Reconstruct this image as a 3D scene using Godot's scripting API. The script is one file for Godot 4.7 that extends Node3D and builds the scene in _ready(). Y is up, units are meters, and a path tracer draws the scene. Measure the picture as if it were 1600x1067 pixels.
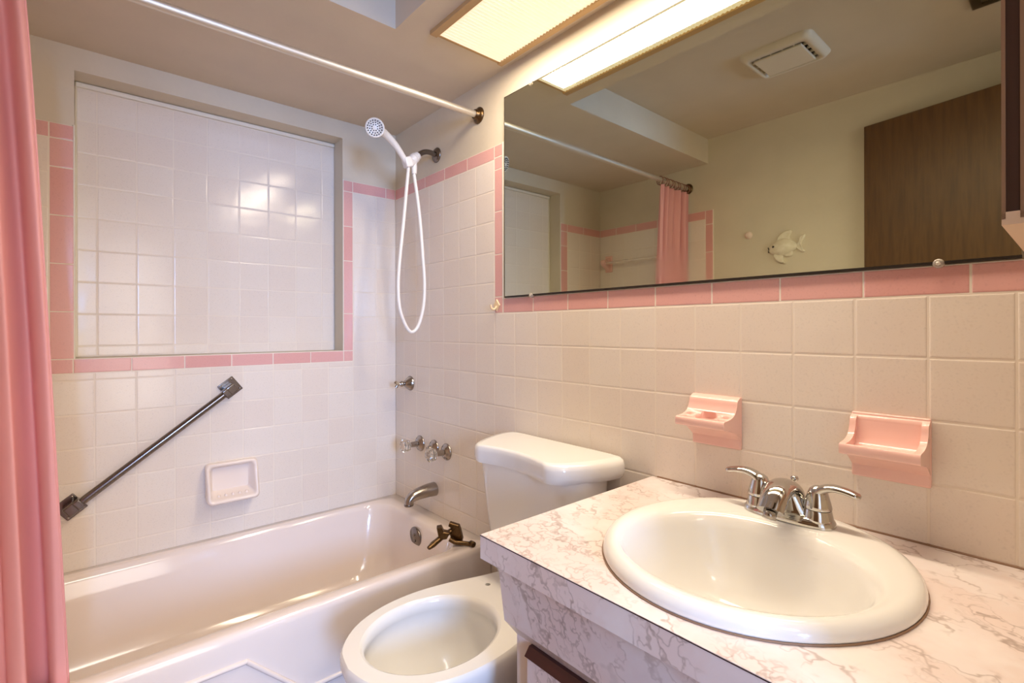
extends Node3D
# A small bathroom: tub alcove along the far wall, mirror wall on the right, vanity in front.
# x = 0 is the tiled mirror wall, z = 0 the tiled tub wall, x = -1.51 the wall opposite the mirror, y = 0 the floor.

const PITCH := 0.1095      # tile and joint
const ROW := 1.19          # height of the joint below the pink band
const JOINT := 0.0020
const TUB_H := 0.365
const SOFFIT := 2.043
const CEIL := 2.178
const WALL_X := -1.51
const DOOR_Z := 2.25
const COUNTER := 0.752

var M := {}
var tile_meshes := {}
var rng := RandomNumberGenerator.new()
var BAS_W := Basis(Vector3(0, 0, 1), Vector3(0, 1, 0), Vector3(-1, 0, 0))
var BAS_L := Basis(Vector3(0, 0, -1), Vector3(0, 1, 0), Vector3(1, 0, 0))


# ------------------------------------------------------------------ mesh building
class Shape:
	var v := PackedVector3Array()
	var g := PackedInt32Array()
	var grp := 0

	func tri(a: Vector3, b: Vector3, c: Vector3) -> void:
		v.append(a); v.append(b); v.append(c)
		g.append(grp)

	func quad(a: Vector3, b: Vector3, c: Vector3, d: Vector3) -> void:
		tri(a, b, c)
		tri(a, c, d)

	func start() -> int:
		return v.size()

	func orient(from: int) -> void:
		var s := 0.0
		var o := v[from]
		var i := from
		while i < v.size():
			s += (v[i] - o).dot((v[i + 1] - o).cross(v[i + 2] - o))
			i += 3
		if s > 0.0:
			i = from
			while i < v.size():
				var t := v[i + 1]
				v[i + 1] = v[i + 2]
				v[i + 2] = t
				i += 3

	func loft(rings: Array, cap0 := true, cap1 := true, closed := true, fix := true) -> void:
		var at := start()
		var n: int = rings[0].size()
		for k in rings.size() - 1:
			var a = rings[k]
			var b = rings[k + 1]
			for i in (n if closed else n - 1):
				var j := (i + 1) % n
				quad(a[i], a[j], b[j], b[i])
		var keep := grp
		grp = keep + 100
		for e in [[cap0, rings[0], true], [cap1, rings[-1], false]]:
			if e[0]:
				var c := Vector3.ZERO
				for p in e[1]:
					c += p
				c /= n
				for i in n:
					var j := (i + 1) % n
					if e[2]:
						tri(c, e[1][j], e[1][i])
					else:
						tri(c, e[1][i], e[1][j])
		grp = keep
		if fix:
			orient(at)

	func rbox(c: Vector3, size: Vector3, r := 0.0, n := 1, xf := Transform3D()) -> void:
		var at := start()
		var h := size / 2.0
		r = minf(r, minf(h.x, minf(h.y, h.z)) * 0.98)
		var keep := grp
		if r <= 0.0:
			grp = -1
		for axis in 3:
			var ua := (axis + 1) % 3
			var va := (axis + 2) % 3
			for sgn in [-1.0, 1.0]:
				var us := _steps(h[ua], r, n)
				var vs := _steps(h[va], r, n)
				for i in us.size() - 1:
					for j in vs.size() - 1:
						var q := []
						for e in [[i, j], [i + 1, j], [i + 1, j + 1], [i, j + 1]]:
							var p := Vector3.ZERO
							p[axis] = h[axis] * sgn
							p[ua] = us[e[0]]
							p[va] = vs[e[1]]
							if r > 0.0:
								var inner := p.clamp(-(h - Vector3.ONE * r), h - Vector3.ONE * r)
								p = inner + (p - inner).normalized() * r
							q.append(xf * (p + c))
						if r > 0.0:
							grp = keep if (i != n or j != n) else keep + 1 + axis * 2 + int(sgn > 0)
						if sgn > 0.0:
							quad(q[0], q[3], q[2], q[1])
						else:
							quad(q[0], q[1], q[2], q[3])
		grp = keep
		orient(at)

	func _steps(h: float, r: float, n: int) -> Array:
		if r <= 0.0:
			return [-h, h]
		var a := []
		for k in n + 1:
			a.append(-h + r * (1.0 - tan(deg_to_rad(45.0 * (n - k) / n))))
		var b := a.duplicate()
		b.reverse()
		for x in b:
			a.append(-x)
		return a

	func tube(path: Array, radii, segs := 12, caps := true, up := Vector3.ZERO, squash := 1.0) -> void:
		var rings := []
		var d0: Vector3 = (path[1] - path[0]).normalized()
		var nrm := up if up != Vector3.ZERO else (Vector3.UP if absf(d0.y) < 0.9 else Vector3.RIGHT)
		nrm = (nrm - d0 * nrm.dot(d0)).normalized()
		for i in path.size():
			var d: Vector3
			if i == 0:
				d = d0
			elif i == path.size() - 1:
				d = (path[i] - path[i - 1]).normalized()
			else:
				d = ((path[i] - path[i - 1]).normalized() + (path[i + 1] - path[i]).normalized()).normalized()
			nrm = (nrm - d * nrm.dot(d)).normalized()
			var bi := d.cross(nrm)
			var ring := PackedVector3Array()
			var r: float = radii[i] if radii is Array else radii
			for k in segs:
				var a := TAU * k / segs
				ring.append(path[i] + nrm * cos(a) * r * squash + bi * sin(a) * r)
			rings.append(ring)
		loft(rings, caps, caps)

	func lathe(profile: Array, xf := Transform3D(), segs := 24, c0 := true, c1 := true) -> void:
		var rings := []
		for p in profile:
			var ring := PackedVector3Array()
			for k in segs:
				var a := TAU * k / segs
				ring.append(xf * Vector3(cos(a) * p.x, p.y, sin(a) * p.x))
			rings.append(ring)
		loft(rings, c0, c1)

	func torus(c: Vector3, n: Vector3, big: float, small: float, segs := 20, ss := 8) -> void:
		var u := n.cross(Vector3.UP if absf(n.y) < 0.9 else Vector3.RIGHT).normalized()
		var w := n.cross(u)
		var rings := []
		for i in segs + 1:
			var a := TAU * i / segs
			var d := u * cos(a) + w * sin(a)
			var ring := PackedVector3Array()
			for k in ss:
				var b := TAU * k / ss
				ring.append(c + d * (big + small * cos(b)) + n * small * sin(b))
			rings.append(ring)
		loft(rings, false, false)

	func prism(poly: PackedVector2Array, depth: float, xf := Transform3D(), smooth := false, bevel := 0.0) -> void:
		var at := start()
		var keep := grp
		var layers := [[poly, 0.0], [poly, depth]]
		if bevel > 0.0:
			var cc := Geometry2D.is_polygon_clockwise(poly)
			var n := poly.size()
			var small := PackedVector2Array()
			for i in n:
				var e0 := (poly[i] - poly[(i + n - 1) % n]).normalized()
				var e1 := (poly[(i + 1) % n] - poly[i]).normalized()
				var nn := (Vector2(-e0.y, e0.x) + Vector2(-e1.y, e1.x)).normalized() * (-1.0 if cc else 1.0)
				small.append(poly[i] + nn * bevel)
			layers = [[poly, 0.0], [poly, depth - bevel], [small, depth]]
		grp = keep if smooth else -1
		var n := poly.size()
		for k in layers.size() - 1:
			var a: PackedVector2Array = layers[k][0]
			var b: PackedVector2Array = layers[k + 1][0]
			var za: float = layers[k][1]
			var zb: float = layers[k + 1][1]
			for i in n:
				var j := (i + 1) % n
				quad(xf * Vector3(a[i].x, a[i].y, za), xf * Vector3(a[j].x, a[j].y, za), xf * Vector3(b[j].x, b[j].y, zb), xf * Vector3(b[i].x, b[i].y, zb))
		var tris := Geometry2D.triangulate_polygon(poly)
		var ccw := not Geometry2D.is_polygon_clockwise(poly)
		grp = keep + 200
		var top: PackedVector2Array = layers[-1][0]
		var i := 0
		while i < tris.size():
			var a := tris[i]
			var b := tris[i + 1]
			var c := tris[i + 2]
			var s := (poly[b] - poly[a]).cross(poly[c] - poly[a]) > 0.0
			if s != ccw:
				var t := b
				b = c
				c = t
			tri(xf * Vector3(poly[a].x, poly[a].y, 0), xf * Vector3(poly[c].x, poly[c].y, 0), xf * Vector3(poly[b].x, poly[b].y, 0))
			tri(xf * Vector3(top[a].x, top[a].y, depth), xf * Vector3(top[b].x, top[b].y, depth), xf * Vector3(top[c].x, top[c].y, depth))
			i += 3
		grp = keep
		orient(at)

	func mesh() -> ArrayMesh:
		var st := SurfaceTool.new()
		st.begin(Mesh.PRIMITIVE_TRIANGLES)
		for i in g.size():
			st.set_smooth_group(g[i])
			for k in 3:
				st.add_vertex(v[i * 3 + k])
		st.generate_normals()
		return st.commit()


func spline(pts: Array, per := 6, closed := false) -> Array:
	var out := []
	var n := pts.size()
	for i in (n if closed else n - 1):
		var p0 = pts[(i + n - 1) % n] if closed or i > 0 else pts[0]
		var p1 = pts[i]
		var p2 = pts[(i + 1) % n]
		var p3 = pts[(i + 2) % n] if closed or i + 2 < n else pts[n - 1]
		for k in per:
			out.append(p1.cubic_interpolate(p2, p0, p3, float(k) / per))
	if not closed:
		out.append(pts[n - 1])
	return out


func rrect(x0: float, x1: float, z0: float, z1: float, r: float, y: float, n := 6) -> PackedVector3Array:
	var out := PackedVector3Array()
	for c in [[x1 - r, z1 - r, 0.0], [x0 + r, z1 - r, 90.0], [x0 + r, z0 + r, 180.0], [x1 - r, z0 + r, 270.0]]:
		for k in n + 1:
			var a := deg_to_rad(c[2] + 90.0 * k / n)
			out.append(Vector3(c[0] + cos(a) * r, y, c[1] + sin(a) * r))
	return out


func oval(cx: float, cz: float, rx: float, rz: float, y: float, n := 64, pw := 2.0) -> PackedVector3Array:
	var out := PackedVector3Array()
	for k in n:
		var a := TAU * k / n
		out.append(Vector3(cx + signf(cos(a)) * pow(absf(cos(a)), 2.0 / pw) * rx, y, cz + signf(sin(a)) * pow(absf(sin(a)), 2.0 / pw) * rz))
	return out


# ------------------------------------------------------------------ nodes
func put(parent: Node, called: String, shape, m: Material, xf := Transform3D()) -> MeshInstance3D:
	var o := MeshInstance3D.new()
	o.name = called
	o.mesh = shape.mesh() if shape is Shape else shape
	o.material_override = m
	o.transform = xf
	parent.add_child(o, true)
	return o


func thing(called: String, label: String, category: String, at := Vector3.ZERO, group := "") -> Node3D:
	var o := Node3D.new()
	o.name = called
	o.position = at
	o.set_meta("label", label)
	o.set_meta("category", category)
	if group:
		o.set_meta("group", group)
	add_child(o)
	return o


func structure(called: String) -> Node3D:
	var o := Node3D.new()
	o.name = called
	o.set_meta("kind", "structure")
	add_child(o)
	return o


func cuboid(a: Vector3, b: Vector3, r := 0.0, n := 1) -> Shape:
	var s := Shape.new()
	s.rbox((a + b) / 2.0, (b - a).abs(), r, n)
	return s


func boxes(list: Array) -> Shape:
	var s := Shape.new()
	for e in list:
		s.rbox((e[0] + e[1]) / 2.0, (e[1] - e[0]).abs())
	return s


# ------------------------------------------------------------------ materials
func mat(called: String, color: Color, rough := 0.5, metal := 0.0) -> StandardMaterial3D:
	var m := StandardMaterial3D.new()
	m.resource_name = called
	m.albedo_color = color
	m.roughness = rough
	m.metallic = metal
	m.cull_mode = BaseMaterial3D.CULL_DISABLED
	M[called] = m
	return m


func noise_tex(freq: float, colors: Array, octaves := 4, size := 512, sd := 1) -> NoiseTexture2D:
	var n := FastNoiseLite.new()
	n.seed = sd
	n.noise_type = FastNoiseLite.TYPE_SIMPLEX_SMOOTH
	n.frequency = freq
	n.fractal_octaves = octaves
	var t := NoiseTexture2D.new()
	t.width = size
	t.height = size
	t.seamless = true
	t.noise = n
	if colors:
		var gr := Gradient.new()
		gr.offsets = PackedFloat32Array(range(colors.size()).map(func(i): return float(i) / (colors.size() - 1)))
		gr.colors = PackedColorArray(colors)
		t.color_ramp = gr
	return t


func triplanar(m: StandardMaterial3D, t: Texture2D, scale: Vector3, world := true) -> void:
	m.albedo_texture = t
	m.uv1_triplanar = true
	m.uv1_world_triplanar = world
	m.uv1_scale = scale
	m.uv1_triplanar_sharpness = 4.0


func relief(m: StandardMaterial3D, t: Texture2D, depth: float) -> void:
	m.heightmap_enabled = true
	m.heightmap_texture = t
	m.heightmap_scale = depth


func marble_image() -> ImageTexture:
	var n := 1024
	var im := Image.create(n, n, false, Image.FORMAT_RGB8)
	var soft := FastNoiseLite.new()
	soft.seed = 11
	soft.frequency = 0.005
	soft.fractal_octaves = 3
	var crack := FastNoiseLite.new()
	crack.seed = 23
	crack.frequency = 0.020
	crack.noise_type = FastNoiseLite.TYPE_CELLULAR
	crack.cellular_return_type = FastNoiseLite.RETURN_DISTANCE2_SUB
	crack.fractal_type = FastNoiseLite.FRACTAL_NONE
	var fine := FastNoiseLite.new()
	fine.seed = 29
	fine.frequency = 0.046
	fine.noise_type = FastNoiseLite.TYPE_CELLULAR
	fine.cellular_return_type = FastNoiseLite.RETURN_DISTANCE2_SUB
	fine.fractal_type = FastNoiseLite.FRACTAL_NONE
	var w := FastNoiseLite.new()
	w.seed = 37
	w.frequency = 0.03
	w.fractal_octaves = 3
	var base := Color8(236, 222, 217)
	var warm := Color8(232, 210, 201)
	var pale := Color8(241, 232, 228)
	var vein := Color8(142, 120, 108)
	for y in n:
		for x in n:
			var dx := w.get_noise_2d(x, y) * 16.0
			var dy := w.get_noise_2d(x + 900.0, y) * 16.0
			var px := x * 0.95 + y * 0.35 + dx
			var py := y * 0.62 - x * 0.22 + dy
			var patch := soft.get_noise_2d(px, py)
			var gate := soft.get_noise_2d(px * 2.3 + 500.0, py * 2.3 + 300.0)
			var c := base.lerp(warm, clampf(patch * 1.6 + 0.3, 0.0, 1.0) * 0.7)
			c = c.lerp(pale, clampf(-patch * 1.8, 0.0, 0.9))
			var e1 := crack.get_noise_2d(px, py) + 1.0
			var e2 := fine.get_noise_2d(px, py) + 1.0
			var v1 := (1.0 - smoothstep(0.01, 0.10 + 0.10 * clampf(gate, 0.0, 1.0), e1)) * clampf(0.45 + gate * 1.6, 0.0, 1.0)
			var v2 := (1.0 - smoothstep(0.02, 0.17, e2)) * clampf(patch * 2.6 + gate * 1.5, 0.0, 1.0)
			c = c.lerp(vein, v1 * 0.42)
			c = c.lerp(vein, v2 * 0.38)
			im.set_pixel(x, y, c)
	return ImageTexture.create_from_image(im)


func make_materials() -> void:
	var wavy := noise_tex(0.012, [], 2, 256, 5)
	var fleck_w := noise_tex(0.09, [Color(0.95, 0.95, 0.95), Color(1, 1, 1), Color(1, 1, 1), Color(0.975, 0.965, 0.955)], 3, 512, 8)
	var k := 0
	for c in [Color8(237, 225, 211), Color8(236, 223, 209), Color8(238, 227, 214)]:
		var m := mat("white_tile_glaze_%d" % k, c, 0.16)
		triplanar(m, fleck_w, Vector3(2.2, 2.2, 2.2))
		relief(m, wavy, 0.05)
		k += 1
	k = 0
	for c in [Color8(229, 174, 167), Color8(227, 170, 163), Color8(231, 178, 171)]:
		var m := mat("pink_tile_glaze_%d" % k, c, 0.16)
		triplanar(m, fleck_w, Vector3(2.2, 2.2, 2.2))
		relief(m, wavy, 0.05)
		k += 1
	mat("grout", Color8(238, 226, 210), 0.9)
	var plaster := mat("cream_paint", Color8(222, 210, 188), 0.62)
	relief(plaster, noise_tex(0.05, [], 4, 512, 3), 0.03)
	triplanar(plaster, noise_tex(0.01, [Color(0.97, 0.97, 0.97), Color(1, 1, 1)], 3, 256, 4), Vector3(1.3, 1.3, 1.3))
	var soff := mat("ceiling_paint", Color8(220, 205, 184), 0.66)
	relief(soff, noise_tex(0.05, [], 4, 512, 3), 0.03)
	triplanar(soff, noise_tex(0.01, [Color(0.97, 0.97, 0.97), Color(1, 1, 1)], 3, 256, 4), Vector3(1.3, 1.3, 1.3))
	mat("caulk", Color8(236, 228, 212), 0.5)
	var tub := mat("pinkish_enamel", Color8(240, 226, 216), 0.12)
	tub.clearcoat_enabled = true
	tub.clearcoat = 0.4
	tub.clearcoat_roughness = 0.08
	mat("white_china", Color8(238, 235, 229), 0.1)
	mat("soap_dish_china", Color8(242, 226, 212), 0.18)
	mat("pink_china", Color8(245, 200, 188), 0.14)
	mat("chrome", Color(0.78, 0.77, 0.75), 0.06, 1.0)
	mat("dull_chrome", Color(0.66, 0.63, 0.60), 0.22, 1.0)
	mat("dark_chrome", Color(0.50, 0.47, 0.45), 0.24, 1.0)
	mat("rod_metal", Color(0.88, 0.86, 0.82), 0.5, 1.0)
	var brass := mat("rusty_brass", Color(0.46, 0.37, 0.26), 0.36, 1.0)
	triplanar(brass, noise_tex(0.05, [Color(0.5, 0.45, 0.4), Color(1, 1, 1), Color(0.8, 0.7, 0.6)], 4, 256, 6), Vector3(12, 12, 12))
	mat("white_plastic", Color8(238, 234, 228), 0.3)
	mat("nozzle_rubber", Color8(40, 42, 48), 0.5)
	var mir := mat("silvered_glass", Color(0.80, 0.81, 0.735), 0.012, 1.0)
	mir.roughness = 0.10
	mir.roughness_texture = noise_tex(0.006, [Color(0.12, 0.12, 0.12), Color(0.12, 0.12, 0.12), Color(0.2, 0.2, 0.2), Color(0.9, 0.9, 0.9)], 4, 512, 21)
	mir.uv1_triplanar = true
	mir.uv1_world_triplanar = true
	mir.uv1_scale = Vector3(0.8, 0.8, 0.8)
	mat("mirror_edge", Color8(34, 26, 18), 0.4)
	var clear := mat("clear_plastic", Color(0.95, 0.9, 0.84, 0.35), 0.12)
	clear.transparency = BaseMaterial3D.TRANSPARENCY_ALPHA
	var crystal := mat("crystal_acrylic", Color(0.96, 0.93, 0.88, 0.08), 0.04)
	crystal.refraction_enabled = true
	crystal.refraction_scale = 0.05
	mat("cream_plastic", Color8(240, 214, 172), 0.35)
	var marble := mat("marble_laminate", Color(1, 1, 1), 0.3)
	triplanar(marble, marble_image(), Vector3(0.95, 0.95, 0.95))
	mat("laminate_seam", Color8(62, 40, 34), 0.5)
	var wood := noise_tex(0.012, [Color8(84, 55, 25), Color8(96, 64, 30), Color8(104, 71, 35), Color8(90, 59, 27)], 5, 512, 31)
	var dw := mat("dark_door_wood", Color(1, 1, 1), 0.38)
	triplanar(dw, wood, Vector3(6.0, 0.5, 6.0))
	var cw := mat("dark_cabinet_wood", Color8(74, 44, 28), 0.4)
	triplanar(cw, noise_tex(0.012, [Color(0.75, 0.75, 0.75), Color(1, 1, 1)], 5, 256, 32), Vector3(8.0, 0.6, 8.0))
	mat("cabinet_edge", Color8(150, 118, 92), 0.45)
	mat("cabinet_underside", Color8(226, 198, 170), 0.6)
	var strip := mat("pull_wood", Color8(86, 42, 34), 0.35)
	triplanar(strip, noise_tex(0.02, [Color(0.7, 0.7, 0.7), Color(1, 1, 1)], 4, 256, 33), Vector3(10.0, 10.0, 1.0))
	var cloth := mat("pink_curtain", Color8(238, 170, 170), 0.5)
	cloth.backlight_enabled = true
	cloth.backlight = Color(0.30, 0.16, 0.16)
	triplanar(cloth, noise_tex(0.01, [Color(0.95, 0.95, 0.95), Color(1, 1, 1)], 3, 256, 41), Vector3(1.5, 0.8, 1.5))
	mat("ring_plastic", Color8(150, 98, 84), 0.3)
	mat("fan_plastic", Color8(226, 214, 196), 0.45)
	mat("galvanised_steel", Color8(128, 126, 122), 0.5, 0.6)
	mat("register_metal", Color8(84, 68, 48), 0.4, 0.4)
	var fish := mat("fish_glaze", Color8(242, 233, 212), 0.25)
	triplanar(fish, noise_tex(0.02, [Color(0.93, 0.92, 0.9), Color(1, 1, 1)], 3, 256, 43), Vector3(6, 6, 6))
	mat("black_paint", Color8(24, 18, 14), 0.4)
	mat("bubble_glaze", Color8(238, 214, 200), 0.2)
	var fl := mat("vinyl_floor", Color(1, 1, 1), 0.45)
	triplanar(fl, noise_tex(0.02, [Color8(96, 72, 54), Color8(128, 98, 74), Color8(110, 84, 64)], 4, 512, 51), Vector3(2, 2, 2))
	var lens := mat("lamp_lens", Color8(245, 240, 225), 0.35)
	lens.emission_enabled = true
	lens.emission = Color(1.0, 0.92, 0.76)
	lens.emission_energy_multiplier = 0.34
	mat("lamp_frame_wood", Color8(196, 160, 112), 0.45)
	var pane := mat("window_glow", Color8(210, 225, 245), 0.3)
	pane.emission_enabled = true
	pane.emission = Color(0.62, 0.78, 1.0)
	pane.emission_energy_multiplier = 2.0
	var pane2 := mat("fill_window_glow", Color8(235, 235, 235), 0.3)  # glow for the added second window
	pane2.emission_enabled = true
	pane2.emission = Color(1.0, 0.96, 0.92)
	pane2.emission_energy_multiplier = 2.0
	mat("hall_paint", Color8(232, 226, 214), 0.7)


# ------------------------------------------------------------------ scene
func _ready() -> void:
	rng.seed = 7
	# camera
	var cam := Camera3D.new()
	cam.name = "camera"
	cam.projection = Camera3D.PROJECTION_FRUSTUM
	cam.near = 0.03
	cam.far = 60.0
	cam.size = 2.0 * 0.682373 * 0.03
	cam.frustum_offset = Vector2(0.0, -0.024106 * 0.03)
	cam.transform = Transform3D(Basis(Vector3(0.755453, -0.00253, 0.655198), Vector3(0.001911, 0.999997, 0.001658), Vector3(-0.6552, 0.0, 0.755456)), Vector3(-1.12332, 1.13234, 2.12686))
	cam.current = true
	add_child(cam)
	# air, exposure
	var env := Environment.new()
	env.background_mode = Environment.BG_SKY
	var sky := Sky.new()
	var air := PhysicalSkyMaterial.new()
	sky.sky_material = air
	env.sky = sky
	env.tonemap_mode = Environment.TONE_MAPPER_LINEAR
	env.tonemap_exposure = 1.68
	env.sdfgi_enabled = true
	env.ssao_enabled = true
	env.ssil_enabled = true
	var we := WorldEnvironment.new()
	we.name = "world"
	we.environment = env
	add_child(we)
	# the fluorescent panel in the soffit over the mirror
	var lamp := AreaLight3D.new()
	lamp.name = "panel_lamp"
	lamp.area_size = Vector2(0.11, 1.16)
	lamp.light_color = Color(1.0, 0.925, 0.825)
	lamp.light_energy = 1.0
	lamp.shadow_enabled = true
	lamp.area_range = 8.0
	lamp.area_attenuation = 2.0
	lamp.transform = Transform3D(Basis(Vector3.RIGHT, -PI / 2.0), Vector3(-0.196, SOFFIT - 0.016, 1.43))
	add_child(lamp)
	# daylight from the window of the next room, through the doorway
	var day := AreaLight3D.new()
	day.name = "window_daylight"
	day.area_size = Vector2(0.7, 1.0)
	day.light_color = Color(0.58, 0.74, 1.0)
	day.light_energy = 8.5
	day.shadow_enabled = true
	day.area_range = 12.0
	day.area_attenuation = 2.0
	day.transform = Transform3D(Basis(), Vector3(-1.72, 1.52, 4.97))
	add_child(day)

	var day2 := AreaLight3D.new()  # added neutral fill for the left wall and curtain, no known window
	day2.name = "added_window_fill"
	day2.area_size = Vector2(2.2, 1.9)
	day2.light_color = Color(1.0, 0.96, 0.91)
	day2.light_energy = 0.8
	day2.shadow_enabled = true
	day2.area_range = 12.0
	day2.area_attenuation = 2.0
	day2.transform = Transform3D(Basis(), Vector3(0.15, 1.15, 4.97))
	add_child(day2)

	# added fill lamp in the unseen next room, brightens the bathroom through the doorway
	var hall := AreaLight3D.new()
	hall.name = "added_room_fill"
	hall.area_size = Vector2(0.9, 0.9)
	hall.light_color = Color(1.0, 0.95, 0.88)
	hall.light_energy = 2.0
	hall.shadow_enabled = true
	hall.area_range = 10.0
	hall.area_attenuation = 2.0
	hall.transform = Transform3D(Basis(Vector3.RIGHT, -PI / 2.0), Vector3(-0.95, 2.40, 3.5))
	add_child(hall)

	make_materials()
	build_room()
	build_mirror_wall_tiles()
	build_tub_wall_tiles()
	build_left_wall_tiles()
	build_next_room()
	build_tub()
	build_toilet()
	build_vanity()
	build_sink()
	build_faucet()
	build_mirror()
	build_ceiling_things()
	build_wall_cabinet()
	build_curtain()
	build_shower()
	build_tub_fittings()
	build_wall_things()


# ------------------------------------------------------------------ shell
func build_room() -> void:
	var f := structure("floor")
	put(f, "floor_slab", cuboid(Vector3(-1.8, -0.1, -0.3), Vector3(0.2, 0.0, 2.4)), M.vinyl_floor)
	var w := structure("wall_right")
	put(w, "plaster", cuboid(Vector3(0.005, 0.0, -0.3), Vector3(0.15, 2.5, 2.45)), M.cream_paint)
	var b := structure("wall_back")
	put(b, "plaster", boxes([
		[Vector3(-1.7, 0, -0.3), Vector3(-1.131, 2.5, -0.005)],
		[Vector3(-0.25, 0, -0.3), Vector3(0.005, 2.5, -0.005)],
		[Vector3(-1.131, 0, -0.3), Vector3(-0.25, 1.042, -0.005)],
		[Vector3(-1.131, 1.968, -0.3), Vector3(-0.25, 2.5, -0.005)],
		[Vector3(-1.131, 1.042, -0.3), Vector3(-0.25, 1.968, -0.106)]]), M.cream_paint)
	var l := structure("wall_left")
	put(l, "plaster", cuboid(Vector3(-1.7, 0, -0.005), Vector3(WALL_X - 0.005, 2.5, DOOR_Z + 0.2)), M.cream_paint)
	var n := structure("wall_front")
	put(n, "plaster", boxes([
		[Vector3(-1.52, 0, DOOR_Z), Vector3(-1.335, 2.5, DOOR_Z + 0.12)],
		[Vector3(-0.6, 0, DOOR_Z), Vector3(0.005, 2.5, DOOR_Z + 0.12)],
		[Vector3(-1.335, 2.03, DOOR_Z), Vector3(-0.6, 2.5, DOOR_Z + 0.12)]]), M.cream_paint)
	var c := structure("ceiling")
	var fa := Vector2(-0.925, 1.368)
	var ra := Vector2(-0.955, 2.01)
	var slab := []
	var ya := CEIL
	var yb := CEIL + 0.012
	var za := -0.3
	for h in [[fa, 0.084, 0.094], [ra, 0.112, 0.107]]:
		slab.append([Vector3(-1.7, ya, za), Vector3(0.15, yb, h[0].y - h[2])])
		slab.append([Vector3(-1.7, ya, h[0].y - h[2]), Vector3(h[0].x - h[1], yb, h[0].y + h[2])])
		slab.append([Vector3(h[0].x + h[1], ya, h[0].y - h[2]), Vector3(0.15, yb, h[0].y + h[2])])
		za = h[0].y + h[2]
	slab.append([Vector3(-1.7, ya, za), Vector3(0.15, yb, 2.45)])
	slab.append([Vector3(-1.7, CEIL + 0.16, -0.3), Vector3(0.15, CEIL + 0.25, 2.45)])
	put(c, "ceiling_slab", boxes(slab), M.ceiling_paint)
	var s := structure("ceiling_soffit")
	var e := Shape.new()
	e.prism(PackedVector2Array([Vector2(0.005, -0.005), Vector2(WALL_X - 0.005, -0.005), Vector2(WALL_X - 0.005, 0.752), Vector2(-0.395, 0.752), Vector2(-0.395, DOOR_Z), Vector2(0.005, DOOR_Z)]), CEIL - SOFFIT, Transform3D(Basis(Vector3(1, 0, 0), Vector3(0, 0, 1), Vector3(0, 1, 0)), Vector3(0, SOFFIT, 0)))
	put(s, "soffit_box", e, M.ceiling_paint)
	var t := structure("trim_1")
	put(t, "door_casing", boxes([
		[Vector3(-1.335, 0, DOOR_Z + 0.002), Vector3(-1.322, 2.03, DOOR_Z + 0.118)],
		[Vector3(-0.613, 0, DOOR_Z + 0.002), Vector3(-0.6, 2.03, DOOR_Z + 0.118)],
		[Vector3(-1.322, 2.017, DOOR_Z + 0.002), Vector3(-0.613, 2.03, DOOR_Z + 0.118)]]), M.hall_paint)
	# the bathroom door, swung open against the wall opposite the mirror
	var d := structure("door_1")
	d.position = Vector3(-1.332, 0.012, 2.235)
	d.rotation.y = atan2(-0.150, -0.765) + PI
	put(d, "door_leaf", cuboid(Vector3(-0.035, 0, -0.765), Vector3(0, 2.0, 0), 0.003), M.dark_door_wood)
	var kn := Shape.new()
	kn.lathe([Vector2(0.0, 0.0), Vector2(0.028, 0.001), Vector2(0.028, 0.006), Vector2(0.012, 0.012), Vector2(0.012, 0.03), Vector2(0.026, 0.04), Vector2(0.026, 0.052), Vector2(0.0, 0.06)], Transform3D(Basis(Vector3.BACK, -PI / 2.0), Vector3(0, 0.95, -0.70)), 20)
	put(d, "door_knob", kn, M.dull_chrome)


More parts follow.
